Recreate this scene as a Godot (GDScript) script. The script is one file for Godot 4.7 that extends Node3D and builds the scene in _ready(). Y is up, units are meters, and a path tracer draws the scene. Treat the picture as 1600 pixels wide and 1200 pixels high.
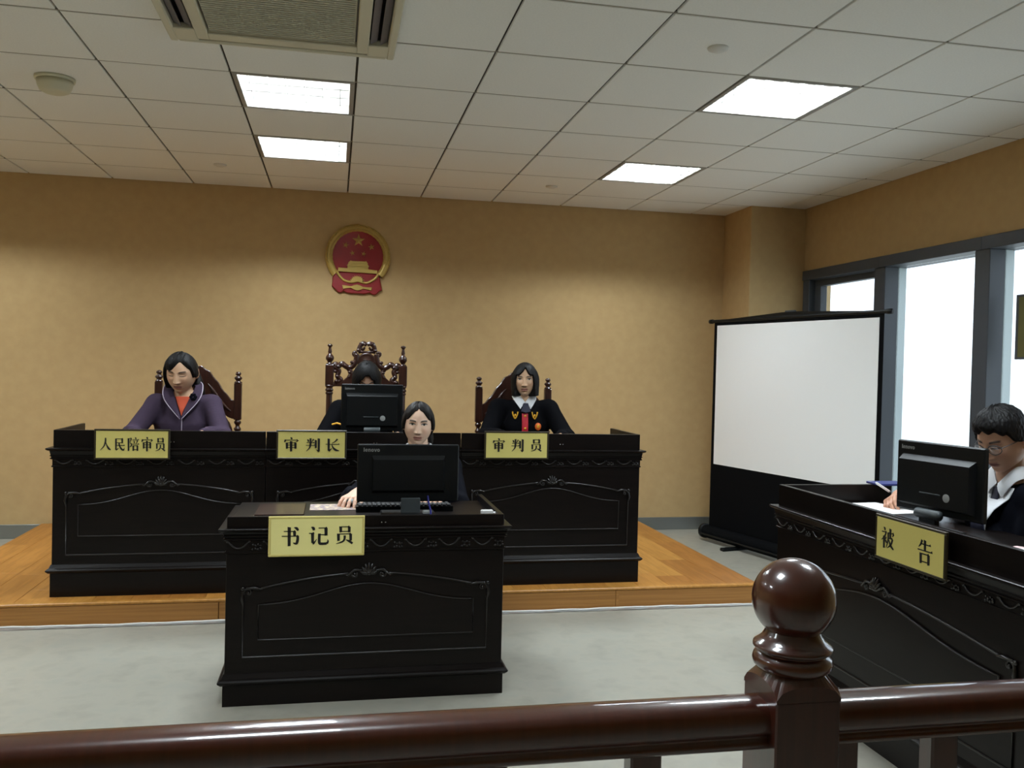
extends Node3D

# ---------------------------------------------------------------- geometry collector
class Geo:
	var v := PackedVector3Array()
	var c := PackedColorArray()
	var ix := PackedInt32Array()
	var col := Color.WHITE
	var xf := Transform3D.IDENTITY
	func pt(p: Vector3) -> int:
		v.append(xf * p)
		c.append(col)
		return v.size() - 1
	func tri(a: int, b: int, d: int) -> void:      # a, b, d counter-clockwise from outside
		ix.append(a); ix.append(d); ix.append(b)
	func quad(a: int, b: int, d: int, e: int) -> void:
		tri(a, b, d); tri(a, d, e)
	func ftri(a: Vector3, b: Vector3, d: Vector3) -> void:
		tri(pt(a), pt(b), pt(d))
	func fquad(a: Vector3, b: Vector3, d: Vector3, e: Vector3) -> void:
		quad(pt(a), pt(b), pt(d), pt(e))
	func mesh(colors := false) -> ArrayMesh:
		var n := PackedVector3Array()
		n.resize(v.size())
		for t in range(0, ix.size(), 3):
			var a := ix[t]; var d := ix[t + 1]; var b := ix[t + 2]
			var k := (v[b] - v[a]).cross(v[d] - v[a])
			n[a] += k; n[b] += k; n[d] += k
		for i in n.size():
			n[i] = n[i].normalized() if n[i].length_squared() > 0.0 else Vector3.UP
		var arr := []
		arr.resize(Mesh.ARRAY_MAX)
		arr[Mesh.ARRAY_VERTEX] = v
		arr[Mesh.ARRAY_NORMAL] = n
		if colors:
			arr[Mesh.ARRAY_COLOR] = c
		arr[Mesh.ARRAY_INDEX] = ix
		var m := ArrayMesh.new()
		m.add_surface_from_arrays(Mesh.PRIMITIVE_TRIANGLES, arr)
		return m
	# a box with chamfered edges
	func box(ce: Vector3, s: Vector3, b := 0.0) -> Geo:
		var h := s * 0.5
		b = minf(b, minf(h.x, minf(h.y, h.z)) * 0.9)
		var ax := [Vector3.RIGHT, Vector3.UP, Vector3.BACK]
		for i in 3:
			var j := (i + 1) % 3
			var k := (i + 2) % 3
			for sg in [-1.0, 1.0]:
				var o: Vector3 = ce + ax[i] * h[i] * sg
				var u: Vector3 = ax[j] * (h[j] - b)
				var w: Vector3 = ax[k] * (h[k] - b)
				if sg > 0.0: fquad(o - u - w, o + u - w, o + u + w, o - u + w)
				else: fquad(o - u - w, o - u + w, o + u + w, o + u - w)
		if b > 0.0:
			for i in 3:
				var j := (i + 1) % 3
				var k := (i + 2) % 3
				for sj in [-1.0, 1.0]:
					for sk in [-1.0, 1.0]:
						var l: Vector3 = ax[i] * (h[i] - b)
						var p: Vector3 = ce + ax[j] * h[j] * sj + ax[k] * (h[k] - b) * sk
						var q: Vector3 = ce + ax[j] * (h[j] - b) * sj + ax[k] * h[k] * sk
						if sj * sk > 0.0: fquad(p - l, q - l, q + l, p + l)
						else: fquad(p - l, p + l, q + l, q - l)
			for sx in [-1.0, 1.0]:
				for sy in [-1.0, 1.0]:
					for sz in [-1.0, 1.0]:
						var p := ce + Vector3(h.x * sx, (h.y - b) * sy, (h.z - b) * sz)
						var q := ce + Vector3((h.x - b) * sx, h.y * sy, (h.z - b) * sz)
						var r := ce + Vector3((h.x - b) * sx, (h.y - b) * sy, h.z * sz)
						if sx * sy * sz > 0.0: ftri(p, q, r)
						else: ftri(p, r, q)
		return self
	# profile of (radius, height) points, from bottom to top, turned about y
	func lathe(o: Vector3, prof: Array, seg := 24) -> Geo:
		var rows := []
		for p in prof:
			var row := []
			for s in seg:
				var a := TAU * s / seg
				row.append(pt(o + Vector3(cos(a) * p.x, p.y, sin(a) * p.x)))
			rows.append(row)
		for r in rows.size() - 1:
			for s in seg:
				var t: int = (s + 1) % seg
				quad(rows[r][s], rows[r + 1][s], rows[r + 1][t], rows[r][t])
		var b0 := pt(o + Vector3(0, prof[0].y, 0))
		var b1 := pt(o + Vector3(0, prof[-1].y, 0))
		for s in seg:
			var t: int = (s + 1) % seg
			tri(b0, rows[0][s], rows[0][t])
			tri(b1, rows[-1][t], rows[-1][s])
		return self
	func tube(p: Array, r, sides := 8, closed := false, flat := Vector2.ONE) -> Geo:
		var n := p.size()
		var rows := []
		var up := Vector3.ZERO
		for i in n:
			var a: Vector3 = p[(i - 1 + n) % n] if closed or i > 0 else p[0]
			var b: Vector3 = p[(i + 1) % n] if closed or i < n - 1 else p[n - 1]
			var d := (b - a).normalized()
			if up == Vector3.ZERO:
				up = Vector3.UP if absf(d.y) < 0.9 else Vector3.BACK
			var sd := d.cross(up).normalized()
			up = sd.cross(d).normalized()
			var rr: float = r[i] if r is Array else r
			var row := []
			for s in sides:
				var g := TAU * s / sides
				row.append(pt(p[i] + sd * cos(g) * rr * flat.x + up * sin(g) * rr * flat.y))
			rows.append(row)
		for i in (n if closed else n - 1):
			for s in sides:
				var t: int = (s + 1) % sides
				var j: int = (i + 1) % n
				quad(rows[i][s], rows[j][s], rows[j][t], rows[i][t])
		if not closed:
			var c0 := pt(p[0])
			var c1 := pt(p[n - 1])
			for s in sides:
				var t: int = (s + 1) % sides
				tri(c0, rows[0][s], rows[0][t])
				tri(c1, rows[n - 1][t], rows[n - 1][s])
		return self
	func ball(o: Vector3, r: Vector3, seg := 12, rings := 8) -> Geo:
		var rows := []
		for i in range(1, rings):
			var la := -PI / 2 + PI * i / rings
			var row := []
			for s in seg:
				var a := TAU * s / seg
				row.append(pt(o + Vector3(cos(a) * cos(la), sin(la), sin(a) * cos(la)) * r))
			rows.append(row)
		var b0 := pt(o - Vector3(0, r.y, 0))
		var b1 := pt(o + Vector3(0, r.y, 0))
		for i in rows.size() - 1:
			for s in seg:
				var t: int = (s + 1) % seg
				quad(rows[i][s], rows[i + 1][s], rows[i + 1][t], rows[i][t])
		for s in seg:
			var t: int = (s + 1) % seg
			tri(b0, rows[0][s], rows[0][t])
			tri(b1, rows[-1][t], rows[-1][s])
		return self
	# polygon in xy pushed out along z, from z0 to z1; the front edge is bevelled by b
	func prism(poly: PackedVector2Array, z0: float, z1: float, b := 0.0) -> Geo:
		var n := poly.size()
		var area := 0.0
		for i in n:
			area += poly[i].cross(poly[(i + 1) % n])
		if area < 0.0:
			poly.reverse()
		var front := poly
		if b > 0.0:
			front = PackedVector2Array()
			for i in n:
				var d0 := (poly[i] - poly[(i - 1 + n) % n]).normalized()
				var d1 := (poly[(i + 1) % n] - poly[i]).normalized()
				var m := (Vector2(-d0.y, d0.x) + Vector2(-d1.y, d1.x)).normalized()
				front.append(poly[i] + m * b)
		var t := Geometry2D.triangulate_polygon(front)
		var f := []
		var k := []
		for i in n:
			f.append(pt(Vector3(front[i].x, front[i].y, z1)))
			k.append(pt(Vector3(poly[i].x, poly[i].y, z0)))
		for i in range(0, t.size(), 3):
			var q := (front[t[i + 1]] - front[t[i]]).cross(front[t[i + 2]] - front[t[i]])
			if q > 0.0:
				tri(f[t[i]], f[t[i + 1]], f[t[i + 2]]); tri(k[t[i]], k[t[i + 2]], k[t[i + 1]])
			else:
				tri(f[t[i]], f[t[i + 2]], f[t[i + 1]]); tri(k[t[i]], k[t[i + 1]], k[t[i + 2]])
		var zb := z1 - b
		for i in n:
			var j := (i + 1) % n
			fquad(Vector3(poly[i].x, poly[i].y, z0), Vector3(poly[j].x, poly[j].y, z0), Vector3(poly[j].x, poly[j].y, zb), Vector3(poly[i].x, poly[i].y, zb))
			if b > 0.0:
				fquad(Vector3(poly[i].x, poly[i].y, zb), Vector3(poly[j].x, poly[j].y, zb), Vector3(front[j].x, front[j].y, z1), Vector3(front[i].x, front[i].y, z1))
		return self
	# moulding profile of (projection, height), bottom to top, run round the left, front and right of a block w wide and d deep whose front is z = 0
	func moulding(w: float, d: float, prof: Array, left := true, right := true) -> Geo:
		for i in prof.size() - 1:
			var a: Vector2 = prof[i]
			var b: Vector2 = prof[i + 1]
			var al := -w / 2 - (a.x if left else 0.0)
			var bl := -w / 2 - (b.x if left else 0.0)
			var ar := w / 2 + (a.x if right else 0.0)
			var br := w / 2 + (b.x if right else 0.0)
			fquad(Vector3(al, a.y, a.x), Vector3(ar, a.y, a.x), Vector3(br, b.y, b.x), Vector3(bl, b.y, b.x))
			fquad(Vector3(al, a.y, -d), Vector3(al, a.y, a.x), Vector3(bl, b.y, b.x), Vector3(bl, b.y, -d))
			fquad(Vector3(ar, a.y, a.x), Vector3(ar, a.y, -d), Vector3(br, b.y, -d), Vector3(br, b.y, b.x))
			fquad(Vector3(ar, a.y, -d), Vector3(al, a.y, -d), Vector3(bl, b.y, -d), Vector3(br, b.y, -d))
		for e in [0, prof.size() - 1]:
			var a: Vector2 = prof[e]
			var al := -w / 2 - (a.x if left else 0.0)
			var ar := w / 2 + (a.x if right else 0.0)
			var q := [Vector3(al, a.y, a.x), Vector3(ar, a.y, a.x), Vector3(ar, a.y, -d), Vector3(al, a.y, -d)]
			if e: fquad(q[0], q[1], q[2], q[3])
			else: fquad(q[3], q[2], q[1], q[0])
		return self

# ---------------------------------------------------------------- a field of rounded bones meshed as surface nets
class Field:
	var o: Vector3
	var s: float
	var n: Vector3i
	var f := PackedFloat32Array()
	func _init(lo: Vector3, hi: Vector3, cell: float) -> void:
		o = lo; s = cell
		n = Vector3i(((hi - lo) / cell).ceil()) + Vector3i.ONE
		f.resize(n.x * n.y * n.z)
		f.fill(1.0)
	func bone(a: Vector3, b: Vector3, ra: float, rb: float, k := 0.02, sq := Vector3.ONE) -> void:
		# sq squeezes the bone's cross-section (per axis) to make it oval
		var pad := maxf(ra, rb) * 1.6 + k * 1.5 + s * 2.0
		var inv := Vector3.ONE / sq
		var lo := Vector3i(((a.min(b) - Vector3.ONE * pad - o) / s).floor()).clamp(Vector3i.ZERO, n - Vector3i.ONE)
		var hi := Vector3i(((a.max(b) + Vector3.ONE * pad - o) / s).ceil()).clamp(Vector3i.ZERO, n - Vector3i.ONE)
		var ab := (b - a) * inv
		var l2 := maxf(ab.length_squared(), 1e-9)
		for z in range(lo.z, hi.z + 1):
			for y in range(lo.y, hi.y + 1):
				var at := (z * n.y + y) * n.x
				for x in range(lo.x, hi.x + 1):
					var p := (o + Vector3(x, y, z) * s - a) * inv
					var t := clampf(p.dot(ab) / l2, 0.0, 1.0)
					var d := (p - ab * t).length() - lerpf(ra, rb, t)
					var e := f[at + x]
					var h := maxf(k - absf(d - e), 0.0) / k
					f[at + x] = minf(d, e) - h * h * k * 0.25
	func add_to(g: Geo) -> void:
		var id := PackedInt32Array()
		id.resize(f.size())
		id.fill(-1)
		var sx := 1
		var sy := n.x
		var sz := n.x * n.y
		var co := [0, sx, sy, sx + sy, sz, sz + sx, sz + sy, sz + sx + sy]
		var cv := [Vector3(0, 0, 0), Vector3(1, 0, 0), Vector3(0, 1, 0), Vector3(1, 1, 0), Vector3(0, 0, 1), Vector3(1, 0, 1), Vector3(0, 1, 1), Vector3(1, 1, 1)]
		var ed := [[0, 1], [2, 3], [4, 5], [6, 7], [0, 2], [1, 3], [4, 6], [5, 7], [0, 4], [1, 5], [2, 6], [3, 7]]
		for z in n.z - 1:
			for y in n.y - 1:
				for x in n.x - 1:
					var at := x + y * sy + z * sz
					var m := 0
					for q in 8:
						if f[at + co[q]] < 0.0: m += 1
					if m == 0 or m == 8: continue
					var sum := Vector3.ZERO
					var ct := 0
					for e in ed:
						var fa: float = f[at + co[e[0]]]
						var fb: float = f[at + co[e[1]]]
						if (fa < 0.0) != (fb < 0.0):
							sum += cv[e[0]].lerp(cv[e[1]], fa / (fa - fb))
							ct += 1
					id[at] = g.pt(o + (Vector3(x, y, z) + sum / ct) * s)
		for z in range(1, n.z - 1):
			for y in range(1, n.y - 1):
				for x in range(1, n.x - 1):
					var at := x + y * sy + z * sz
					var a := f[at] < 0.0
					if a != (f[at + sx] < 0.0): side(g, id, at - sy - sz, at - sz, at, at - sy, a)
					if a != (f[at + sy] < 0.0): side(g, id, at - sx - sz, at - sx, at, at - sz, a)
					if a != (f[at + sz] < 0.0): side(g, id, at - sx - sy, at - sy, at, at - sx, a)
	func side(g: Geo, id: PackedInt32Array, a: int, b: int, d: int, e: int, front: bool) -> void:
		if id[a] < 0 or id[b] < 0 or id[d] < 0 or id[e] < 0: return
		if front: g.quad(id[a], id[b], id[d], id[e])
		else: g.quad(id[a], id[e], id[d], id[b])

# ---------------------------------------------------------------- helpers
var M := {}
var taken := {}
var rng := RandomNumberGenerator.new()

func numbered(called: String) -> String:
	var k: int = taken.get(called, 0)
	taken[called] = k + 1
	return called if k == 0 else "%s_%03d" % [called, k]

func put(called: String, m, material: Material, parent: Node = null, at := Vector3.ZERO) -> MeshInstance3D:
	var o := MeshInstance3D.new()
	o.mesh = m.mesh() if m is Geo else m
	o.material_override = material
	o.position = at
	o.cast_shadow = GeometryInstance3D.SHADOW_CASTING_SETTING_DOUBLE_SIDED
	if parent:
		o.name = called
		parent.add_child(o, true)
	else:
		o.name = numbered(called)
		add_child(o, true)
	return o

func tag(o: Node, label: String, category: String, group := "") -> Node:
	o.set_meta("label", label)
	o.set_meta("category", category)
	if group: o.set_meta("group", group)
	return o

func thing(called: String, label: String, category: String, at := Vector3.ZERO, turn := 0.0, group := "") -> Node3D:
	var o := Node3D.new()
	o.name = numbered(called)
	add_child(o, true)
	o.position = at
	o.rotation.y = turn
	tag(o, label, category, group)
	return o

func struct_(called: String, m, material: Material) -> MeshInstance3D:
	var o := put(called, m, material)
	o.set_meta("kind", "structure")
	return o

func boxg(ce: Vector3, s: Vector3, b := 0.0) -> Geo:
	return Geo.new().box(ce, s, b)

func rgb(r: int, g: int, b: int) -> Color:
	return Color8(r, g, b)

func mat(called: String, c: Color, rough := 0.6, metal := 0.0, coat := 0.0) -> StandardMaterial3D:
	var m := StandardMaterial3D.new()
	m.resource_name = called
	m.albedo_color = c
	m.roughness = rough
	m.metallic = metal
	if coat > 0.0:
		m.clearcoat_enabled = true
		m.clearcoat = coat
		m.clearcoat_roughness = 0.08
	M[called] = m
	return m

func noise_tex(seed_: int, freq: float, ramp: Array, size := 512, oct := 4, kind := FastNoiseLite.TYPE_SIMPLEX_SMOOTH) -> NoiseTexture2D:
	var f := FastNoiseLite.new()
	f.seed = seed_
	f.noise_type = kind
	f.frequency = freq
	f.fractal_octaves = oct
	var t := NoiseTexture2D.new()
	t.width = size
	t.height = size
	t.seamless = true
	t.noise = f
	var g := Gradient.new()
	g.offsets = PackedFloat32Array([0.0, 1.0])
	g.colors = PackedColorArray([ramp[0], ramp[-1]])
	for i in range(1, ramp.size() - 1):
		g.add_point(float(i) / (ramp.size() - 1), ramp[i])
	t.color_ramp = g
	return t

func grain_tex(seed_: int, along: int, tones: Array, rings := 9.0, size := 256) -> ImageTexture:
	# wood grain: long streaks along one direction
	var im := Image.create(size, size, false, Image.FORMAT_RGB8)
	var f := FastNoiseLite.new()
	f.seed = seed_
	f.frequency = 1.0
	var period := float(size)
	for y in size:
		for x in size:
			var u: float = (x if along == 1 else y) / period
			var w: float = (y if along == 1 else x) / period
			var cu := Vector2(cos(u * TAU), sin(u * TAU)) * 1.4
			var bend := f.get_noise_3d(cu.x, cu.y, w * 0.9)
			var k := 0.5 + 0.5 * sin((u * rings + bend * 1.3) * TAU)
			var fine := f.get_noise_3d(cos(u * TAU) * 22.0, sin(u * TAU) * 22.0, w * 3.0)
			k = clampf(k * 0.55 + 0.25 + fine * 0.5, 0.0, 1.0)
			im.set_pixel(x, y, (tones[0] as Color).lerp(tones[1], k))
	return ImageTexture.create_from_image(im)

func triplanar(m: StandardMaterial3D, t: Texture2D, scale: float, world := true) -> StandardMaterial3D:
	m.albedo_texture = t
	m.uv1_triplanar = true
	m.uv1_world_triplanar = world
	m.uv1_scale = Vector3.ONE * scale
	return m

func curve(pts: Array, per := 8) -> Array:
	# Catmull-Rom through the points
	var r := []
	for i in pts.size() - 1:
		var p0 = pts[maxi(i - 1, 0)]
		var p3 = pts[mini(i + 2, pts.size() - 1)]
		for k in per:
			r.append(pts[i].cubic_interpolate(pts[i + 1], p0, p3, float(k) / per))
	r.append(pts[-1])
	return r

func spiral(ce: Vector3, r0: float, r1: float, a0: float, a1: float, n := 14) -> Array:
	var p := []
	for i in n + 1:
		var t := float(i) / n
		var a := lerpf(a0, a1, t)
		p.append(ce + Vector3(cos(a), sin(a), 0) * lerpf(r0, r1, t))
	return p

# ---------------------------------------------------------------- materials
func materials() -> void:
	var m := mat("wallpaper", rgb(255, 255, 255), 0.85)
	triplanar(m, noise_tex(3, 0.03, [rgb(184, 154, 106), rgb(192, 162, 113)], 512, 3), 0.6)
	m = mat("vinyl", Color.WHITE, 0.42)
	triplanar(m, noise_tex(8, 0.012, [rgb(147, 144, 132), rgb(160, 156, 143), rgb(152, 151, 140)], 1024, 5), 0.45)
	m = mat("ceiling_tile", Color.WHITE, 0.9)
	triplanar(m, noise_tex(11, 0.12, [rgb(234, 234, 229), rgb(241, 241, 236)], 512, 3), 1.4)
	mat("tee", rgb(62, 58, 50), 0.7)
	mat("tee_light", rgb(150, 145, 132), 0.7)
	mat("deck", rgb(90, 88, 84), 0.9)
	mat("steel", rgb(150, 153, 150), 0.35, 0.85)
	mat("frame_grey", rgb(66, 70, 76), 0.5)
	mat("frame_outer", rgb(176, 186, 186), 0.6)
	m = mat("glass", Color(0.97, 1, 1, 0.06), 0.02)
	m.transparency = BaseMaterial3D.TRANSPARENCY_ALPHA
	# dark stained furniture
	m = mat("dark_wood", Color.WHITE, 0.34, 0.0, 0.06)
	triplanar(m, grain_tex(21, 0, [rgb(13, 9, 8), rgb(20, 14, 12)]), 1.6)
	m.clearcoat_roughness = 0.3
	m.metallic_specular = 0.3
	m = mat("dark_carving", rgb(20, 15, 13), 0.32, 0.0, 0.2)
	m = mat("chair_wood", Color.WHITE, 0.32, 0.0, 0.35)
	triplanar(m, grain_tex(22, 1, [rgb(42, 20, 13), rgb(58, 29, 19)]), 2.0)
	m = mat("rail_wood", Color.WHITE, 0.28, 0.0, 1.0)
	triplanar(m, grain_tex(23, 1, [rgb(60, 23, 14), rgb(72, 30, 19)]), 1.8)
	m.clearcoat_roughness = 0.04
	for k in 4:
		var q := [[176, 115, 44], [190, 130, 54], [164, 103, 38], [184, 122, 49]][k] as Array
		var a := rgb(q[0], q[1], q[2])
		m = mat("plank%d" % k, Color.WHITE, 0.38)
		triplanar(m, grain_tex(40 + k, 1, [a.darkened(0.13), a.lightened(0.06)], 6.0), 1.3)
	m = mat("fascia", Color.WHITE, 0.45)
	triplanar(m, grain_tex(50, 1, [rgb(142, 96, 45), rgb(172, 122, 62)], 7.0), 1.1)
	m.uv1_scale = Vector3(0.5, 3.2, 3.2)
	m.albedo_texture = grain_tex(51, 0, [rgb(150, 100, 46), rgb(178, 126, 64)], 4.0)
	mat("foil", rgb(190, 190, 190), 0.3, 0.7)
	mat("cable_white", rgb(222, 220, 214), 0.5)
	mat("lamp_frame", rgb(150, 147, 140), 0.5)
	mat("reflector", rgb(238, 238, 236), 0.4)
	mat("louvre", rgb(168, 168, 166), 0.35, 0.3)
	m = mat("tube_glow", Color.WHITE, 0.5)
	m.emission_enabled = true
	m.emission = Color(1, 1, 0.98)
	m.emission_energy_multiplier = 6.0
	mat("ac_white", rgb(205, 200, 178), 0.5)
	mat("ac_grille", rgb(192, 190, 172), 0.7)
	mat("ac_dark", rgb(32, 30, 32), 0.8)
	mat("ac_flap", rgb(96, 92, 98), 0.5)
	mat("detector", rgb(210, 206, 180), 0.5)
	mat("disc_white", rgb(214, 213, 206), 0.5)
	mat("gold_leaf", rgb(186, 158, 84), 0.4, 0.35)
	mat("emblem_red", rgb(140, 18, 22), 0.45)
	mat("screen_white", rgb(240, 241, 240), 0.8)
	mat("screen_black", rgb(12, 13, 15), 0.7)
	mat("plastic_black", rgb(13, 15, 16), 0.42)
	mat("plastic_grey", rgb(58, 64, 66), 0.5)
	mat("logo", rgb(150, 152, 150), 0.4, 0.4)
	mat("sticker", rgb(150, 152, 150), 0.5)
	mat("brass_plate", rgb(230, 216, 128), 0.34, 0.2)
	mat("brass_border", rgb(226, 210, 130), 0.3, 0.2)
	mat("brass_bright", rgb(250, 240, 160), 0.3, 0.1)
	mat("plate_rim", rgb(44, 36, 14), 0.4)
	mat("ink", rgb(16, 12, 8), 0.6)
	mat("paper", rgb(236, 234, 232), 0.8)
	mat("paper_pink", rgb(226, 196, 196), 0.8)
	triplanar(mat("mouse_mat", Color.WHITE, 0.8), noise_tex(61, 0.02, [rgb(228, 216, 196), rgb(206, 186, 158), rgb(150, 132, 140), rgb(224, 214, 190)], 256, 3), 5.0)
	mat("chrome", rgb(190, 190, 190), 0.2, 1.0)
	mat("skin", Color.WHITE, 0.5)
	M.skin.vertex_color_use_as_albedo = true
	M.skin.subsurf_scatter_enabled = true
	M.skin.subsurf_scatter_strength = 0.05
	mat("hair_black", rgb(11, 9, 9), 0.58)
	mat("hair_brown", rgb(20, 13, 10), 0.55)
	M.hair_black.metallic_specular = 0.35
	M.hair_brown.metallic_specular = 0.35
	mat("robe", rgb(10, 10, 13), 0.85)
	mat("suit", rgb(17, 18, 25), 0.8)
	triplanar(mat("purple_wool", Color.WHITE, 0.85), noise_tex(71, 0.25, [rgb(58, 48, 62), rgb(74, 62, 78)], 256, 2), 6.0)
	for k in ["robe", "suit", "purple_wool", "screen_black"]: M[k].metallic_specular = 0.15
	M.plastic_black.metallic_specular = 0.35
	mat("piping", rgb(186, 172, 188), 0.6)
	mat("shirt_white", rgb(226, 227, 230), 0.8)
	mat("orange_knit", rgb(190, 80, 50), 0.9)
	mat("red_silk", rgb(190, 26, 44), 0.5)
	mat("yellow_braid", rgb(236, 178, 50), 0.5)
	mat("orange_badge", rgb(226, 104, 36), 0.5)
	mat("tie_navy", rgb(30, 32, 54), 0.6)
	mat("tie_stripe", rgb(150, 146, 158), 0.6)
	mat("blue_folder", rgb(38, 46, 110), 0.5)
	mat("pen_white", rgb(235, 235, 235), 0.3)
	mat("key_grey", rgb(46, 48, 50), 0.55)
	mat("blue_cable", rgb(26, 28, 120), 0.5)
	m = mat("lens", Color(0.9, 0.92, 0.95, 0.08), 0.03)
	m.transparency = BaseMaterial3D.TRANSPARENCY_ALPHA

# ---------------------------------------------------------------- room
const CH := 2.81
const X0 := -1.8
const X1 := 6.22
const Z1 := 9.5

func room() -> void:
	struct_("floor", boxg(Vector3((X0 + X1) / 2, -0.05, Z1 / 2), Vector3(X1 - X0 + 1.2, 0.1, Z1 + 0.4)), M.vinyl)
	struct_("wall_back", boxg(Vector3((X0 + X1) / 2, 1.55, -0.1), Vector3(X1 - X0 + 0.4, 3.1, 0.2)), M.wallpaper)
	struct_("wall_left", boxg(Vector3(X0 - 0.1, 1.55, Z1 / 2), Vector3(0.2, 3.1, Z1)), M.wallpaper)
	struct_("wall_front", boxg(Vector3((X0 + X1) / 2, 1.55, Z1 + 0.1), Vector3(X1 - X0 + 0.4, 3.1, 0.2)), M.wallpaper)
	struct_("wall_column", boxg(Vector3(5.72 + 0.35, 1.55, 0.26), Vector3(0.7, 3.1, 0.52), 0.004), M.wallpaper)
	# right wall: solid above the window band, low wall below it, and the end by the column
	var w := Geo.new()
	w.box(Vector3(X1 + 0.12, 2.69, Z1 / 2), Vector3(0.24, 0.82, Z1))
	w.box(Vector3(X1 + 0.12, 0.05, Z1 / 2), Vector3(0.24, 0.1, Z1))
	w.box(Vector3(X1 + 0.12, 1.2, 0.27), Vector3(0.24, 2.2, 0.54))
	w.box(Vector3(X1 + 0.12, 1.2, 7.11), Vector3(0.24, 2.2, 4.78))
	struct_("wall_right", w, M.wallpaper)
	struct_("baseboard_back", boxg(Vector3((X0 + 5.72) / 2, 0.055, 0.006), Vector3(5.72 - X0, 0.11, 0.012), 0.003), M.steel)
	struct_("baseboard_column", boxg(Vector3(5.714, 0.055, 0.268), Vector3(0.012, 0.11, 0.512), 0.003), M.steel)
	# windows: dark grey frames between the column and the side desk
	var zs := [0.54, 1.61, 2.645, 3.68, 4.72]
	for i in zs.size() - 1:
		var a: float = zs[i]
		var b: float = zs[i + 1]
		var n := Node3D.new()
		n.name = "window_%d" % (i + 1)
		add_child(n)
		n.set_meta("kind", "structure")
		var o := Vector3(X1, 0, 0)
		n.position = o
		var hw := 0.065
		var e0 := 0.0 if i == 0 else hw
		put("header", boxg(Vector3(0.08, 2.24, (a + b) / 2), Vector3(0.22, 0.08, b - a), 0.004), M.frame_grey, n)
		put("sill", boxg(Vector3(0.08, 0.12, (a + b) / 2), Vector3(0.22, 0.05, b - a), 0.004), M.frame_grey, n)
		put("mullion", boxg(Vector3(0.035, 1.17, b), Vector3(0.11, 2.06, hw * 2), 0.004), M.frame_grey, n)
		put("outer_fin", boxg(Vector3(0.125, 1.17, b), Vector3(0.07, 2.06, hw * 2 - 0.01), 0.004), M.frame_outer, n)
		if i == 0:
			put("mullion", boxg(Vector3(0.035, 1.17, a + 0.05), Vector3(0.11, 2.06, 0.1), 0.004), M.frame_grey, n)
			var s := Geo.new()
			s.box(Vector3(0.06, 2.168, (a + b) / 2 + 0.02), Vector3(0.06, 0.05, b - a - 0.17), 0.004)
			s.box(Vector3(0.06, 0.19, (a + b) / 2 + 0.02), Vector3(0.06, 0.05, b - a - 0.17), 0.004)
			s.box(Vector3(0.06, 1.18, a + 0.15), Vector3(0.06, 1.93, 0.09), 0.004)
			s.box(Vector3(0.06, 1.18, b - hw - 0.02), Vector3(0.06, 1.93, 0.05), 0.004)
			put("sash", s, M.frame_grey, n)
		put("pane", boxg(Vector3(0.1, 1.17, (a + b) / 2), Vector3(0.006, 2.06, b - a - 0.12)), M.glass, n)

func ceiling() -> void:
	var c := Node3D.new()
	c.name = "ceiling"
	add_child(c)
	c.set_meta("kind", "structure")
	put("deck", boxg(Vector3((X0 + X1) / 2, 3.14, Z1 / 2), Vector3(X1 - X0 + 0.9, 0.08, Z1 + 0.4)), M.deck, c)
	var skip := {}
	for l in lamp_cells: skip[l] = true
	var cache := {}
	for i in range(-3, 11):
		for j in range(0, 17):
			if skip.has(Vector2i(i, j)): continue
			var xa := 0.6 * i
			var xb := minf(xa + 0.6, X1)
			var za := maxf(0.6 * j - 0.1023, 0.0)
			var zb := minf(0.6 * j + 0.4977, Z1)
			if zb - za < 0.03 or xb - xa < 0.03: continue
			var hole := Rect2(1.63, 3.375, 0.906, 0.918)      # opening for the air conditioner
			var mine := Rect2(xa + 0.006, za + 0.007, xb - xa - 0.012, zb - za - 0.014)
			if mine.intersects(hole):
				# this tile is cut round the opening
				var cut := mine.intersection(hole)
				var g := Geo.new()
				for r in [Rect2(mine.position.x, mine.position.y, cut.position.x - mine.position.x, mine.size.y), Rect2(cut.end.x, mine.position.y, mine.end.x - cut.end.x, mine.size.y), Rect2(cut.position.x, mine.position.y, cut.size.x, cut.position.y - mine.position.y), Rect2(cut.position.x, cut.end.y, cut.size.x, mine.end.y - cut.end.y)]:
					if r.size.x > 0.004 and r.size.y > 0.004: g.box(Vector3(r.get_center().x, CH + 0.007, r.get_center().y), Vector3(r.size.x, 0.014, r.size.y))
				if g.v.size(): put("tile", g, M.ceiling_tile, c)
				continue
			var s := Vector3(xb - xa - 0.012, 0.014, zb - za - 0.014).snapped(Vector3.ONE * 0.0005)
			if not cache.has(s): cache[s] = boxg(Vector3.ZERO, s, 0.0025).mesh()
			# neighbouring tiles hang a hair apart
			put("tile", cache[s], M.ceiling_tile, c, Vector3((xa + xb) / 2, CH + 0.007, (za + zb) / 2))
	for i in range(-2, 11):
		if i in [3, 4]:
			for e in [[0.0, 3.375], [4.293, Z1]]:
				put("main_tee", boxg(Vector3(0.6 * i, CH + 0.016, (e[0] + e[1]) / 2), Vector3(0.03, 0.004, e[1] - e[0])), M.tee, c)
			continue
		put("main_tee", boxg(Vector3(0.6 * i, CH + 0.016, Z1 / 2), Vector3(0.03, 0.004, Z1)), M.tee, c)
	for j in range(1, 17):
		if j in [6, 7]:
			for e in [[X0, 1.63], [2.536, X1]]:
				put("cross_tee", boxg(Vector3((e[0] + e[1]) / 2, CH + 0.004, 0.6 * j - 0.1023), Vector3(e[1] - e[0], 0.006, 0.009)), M.tee_light, c)
			continue
		put("cross_tee", boxg(Vector3((X0 + X1) / 2, CH + 0.004, 0.6 * j - 0.1023), Vector3(X1 - X0, 0.006, 0.009)), M.tee_light, c)

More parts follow.
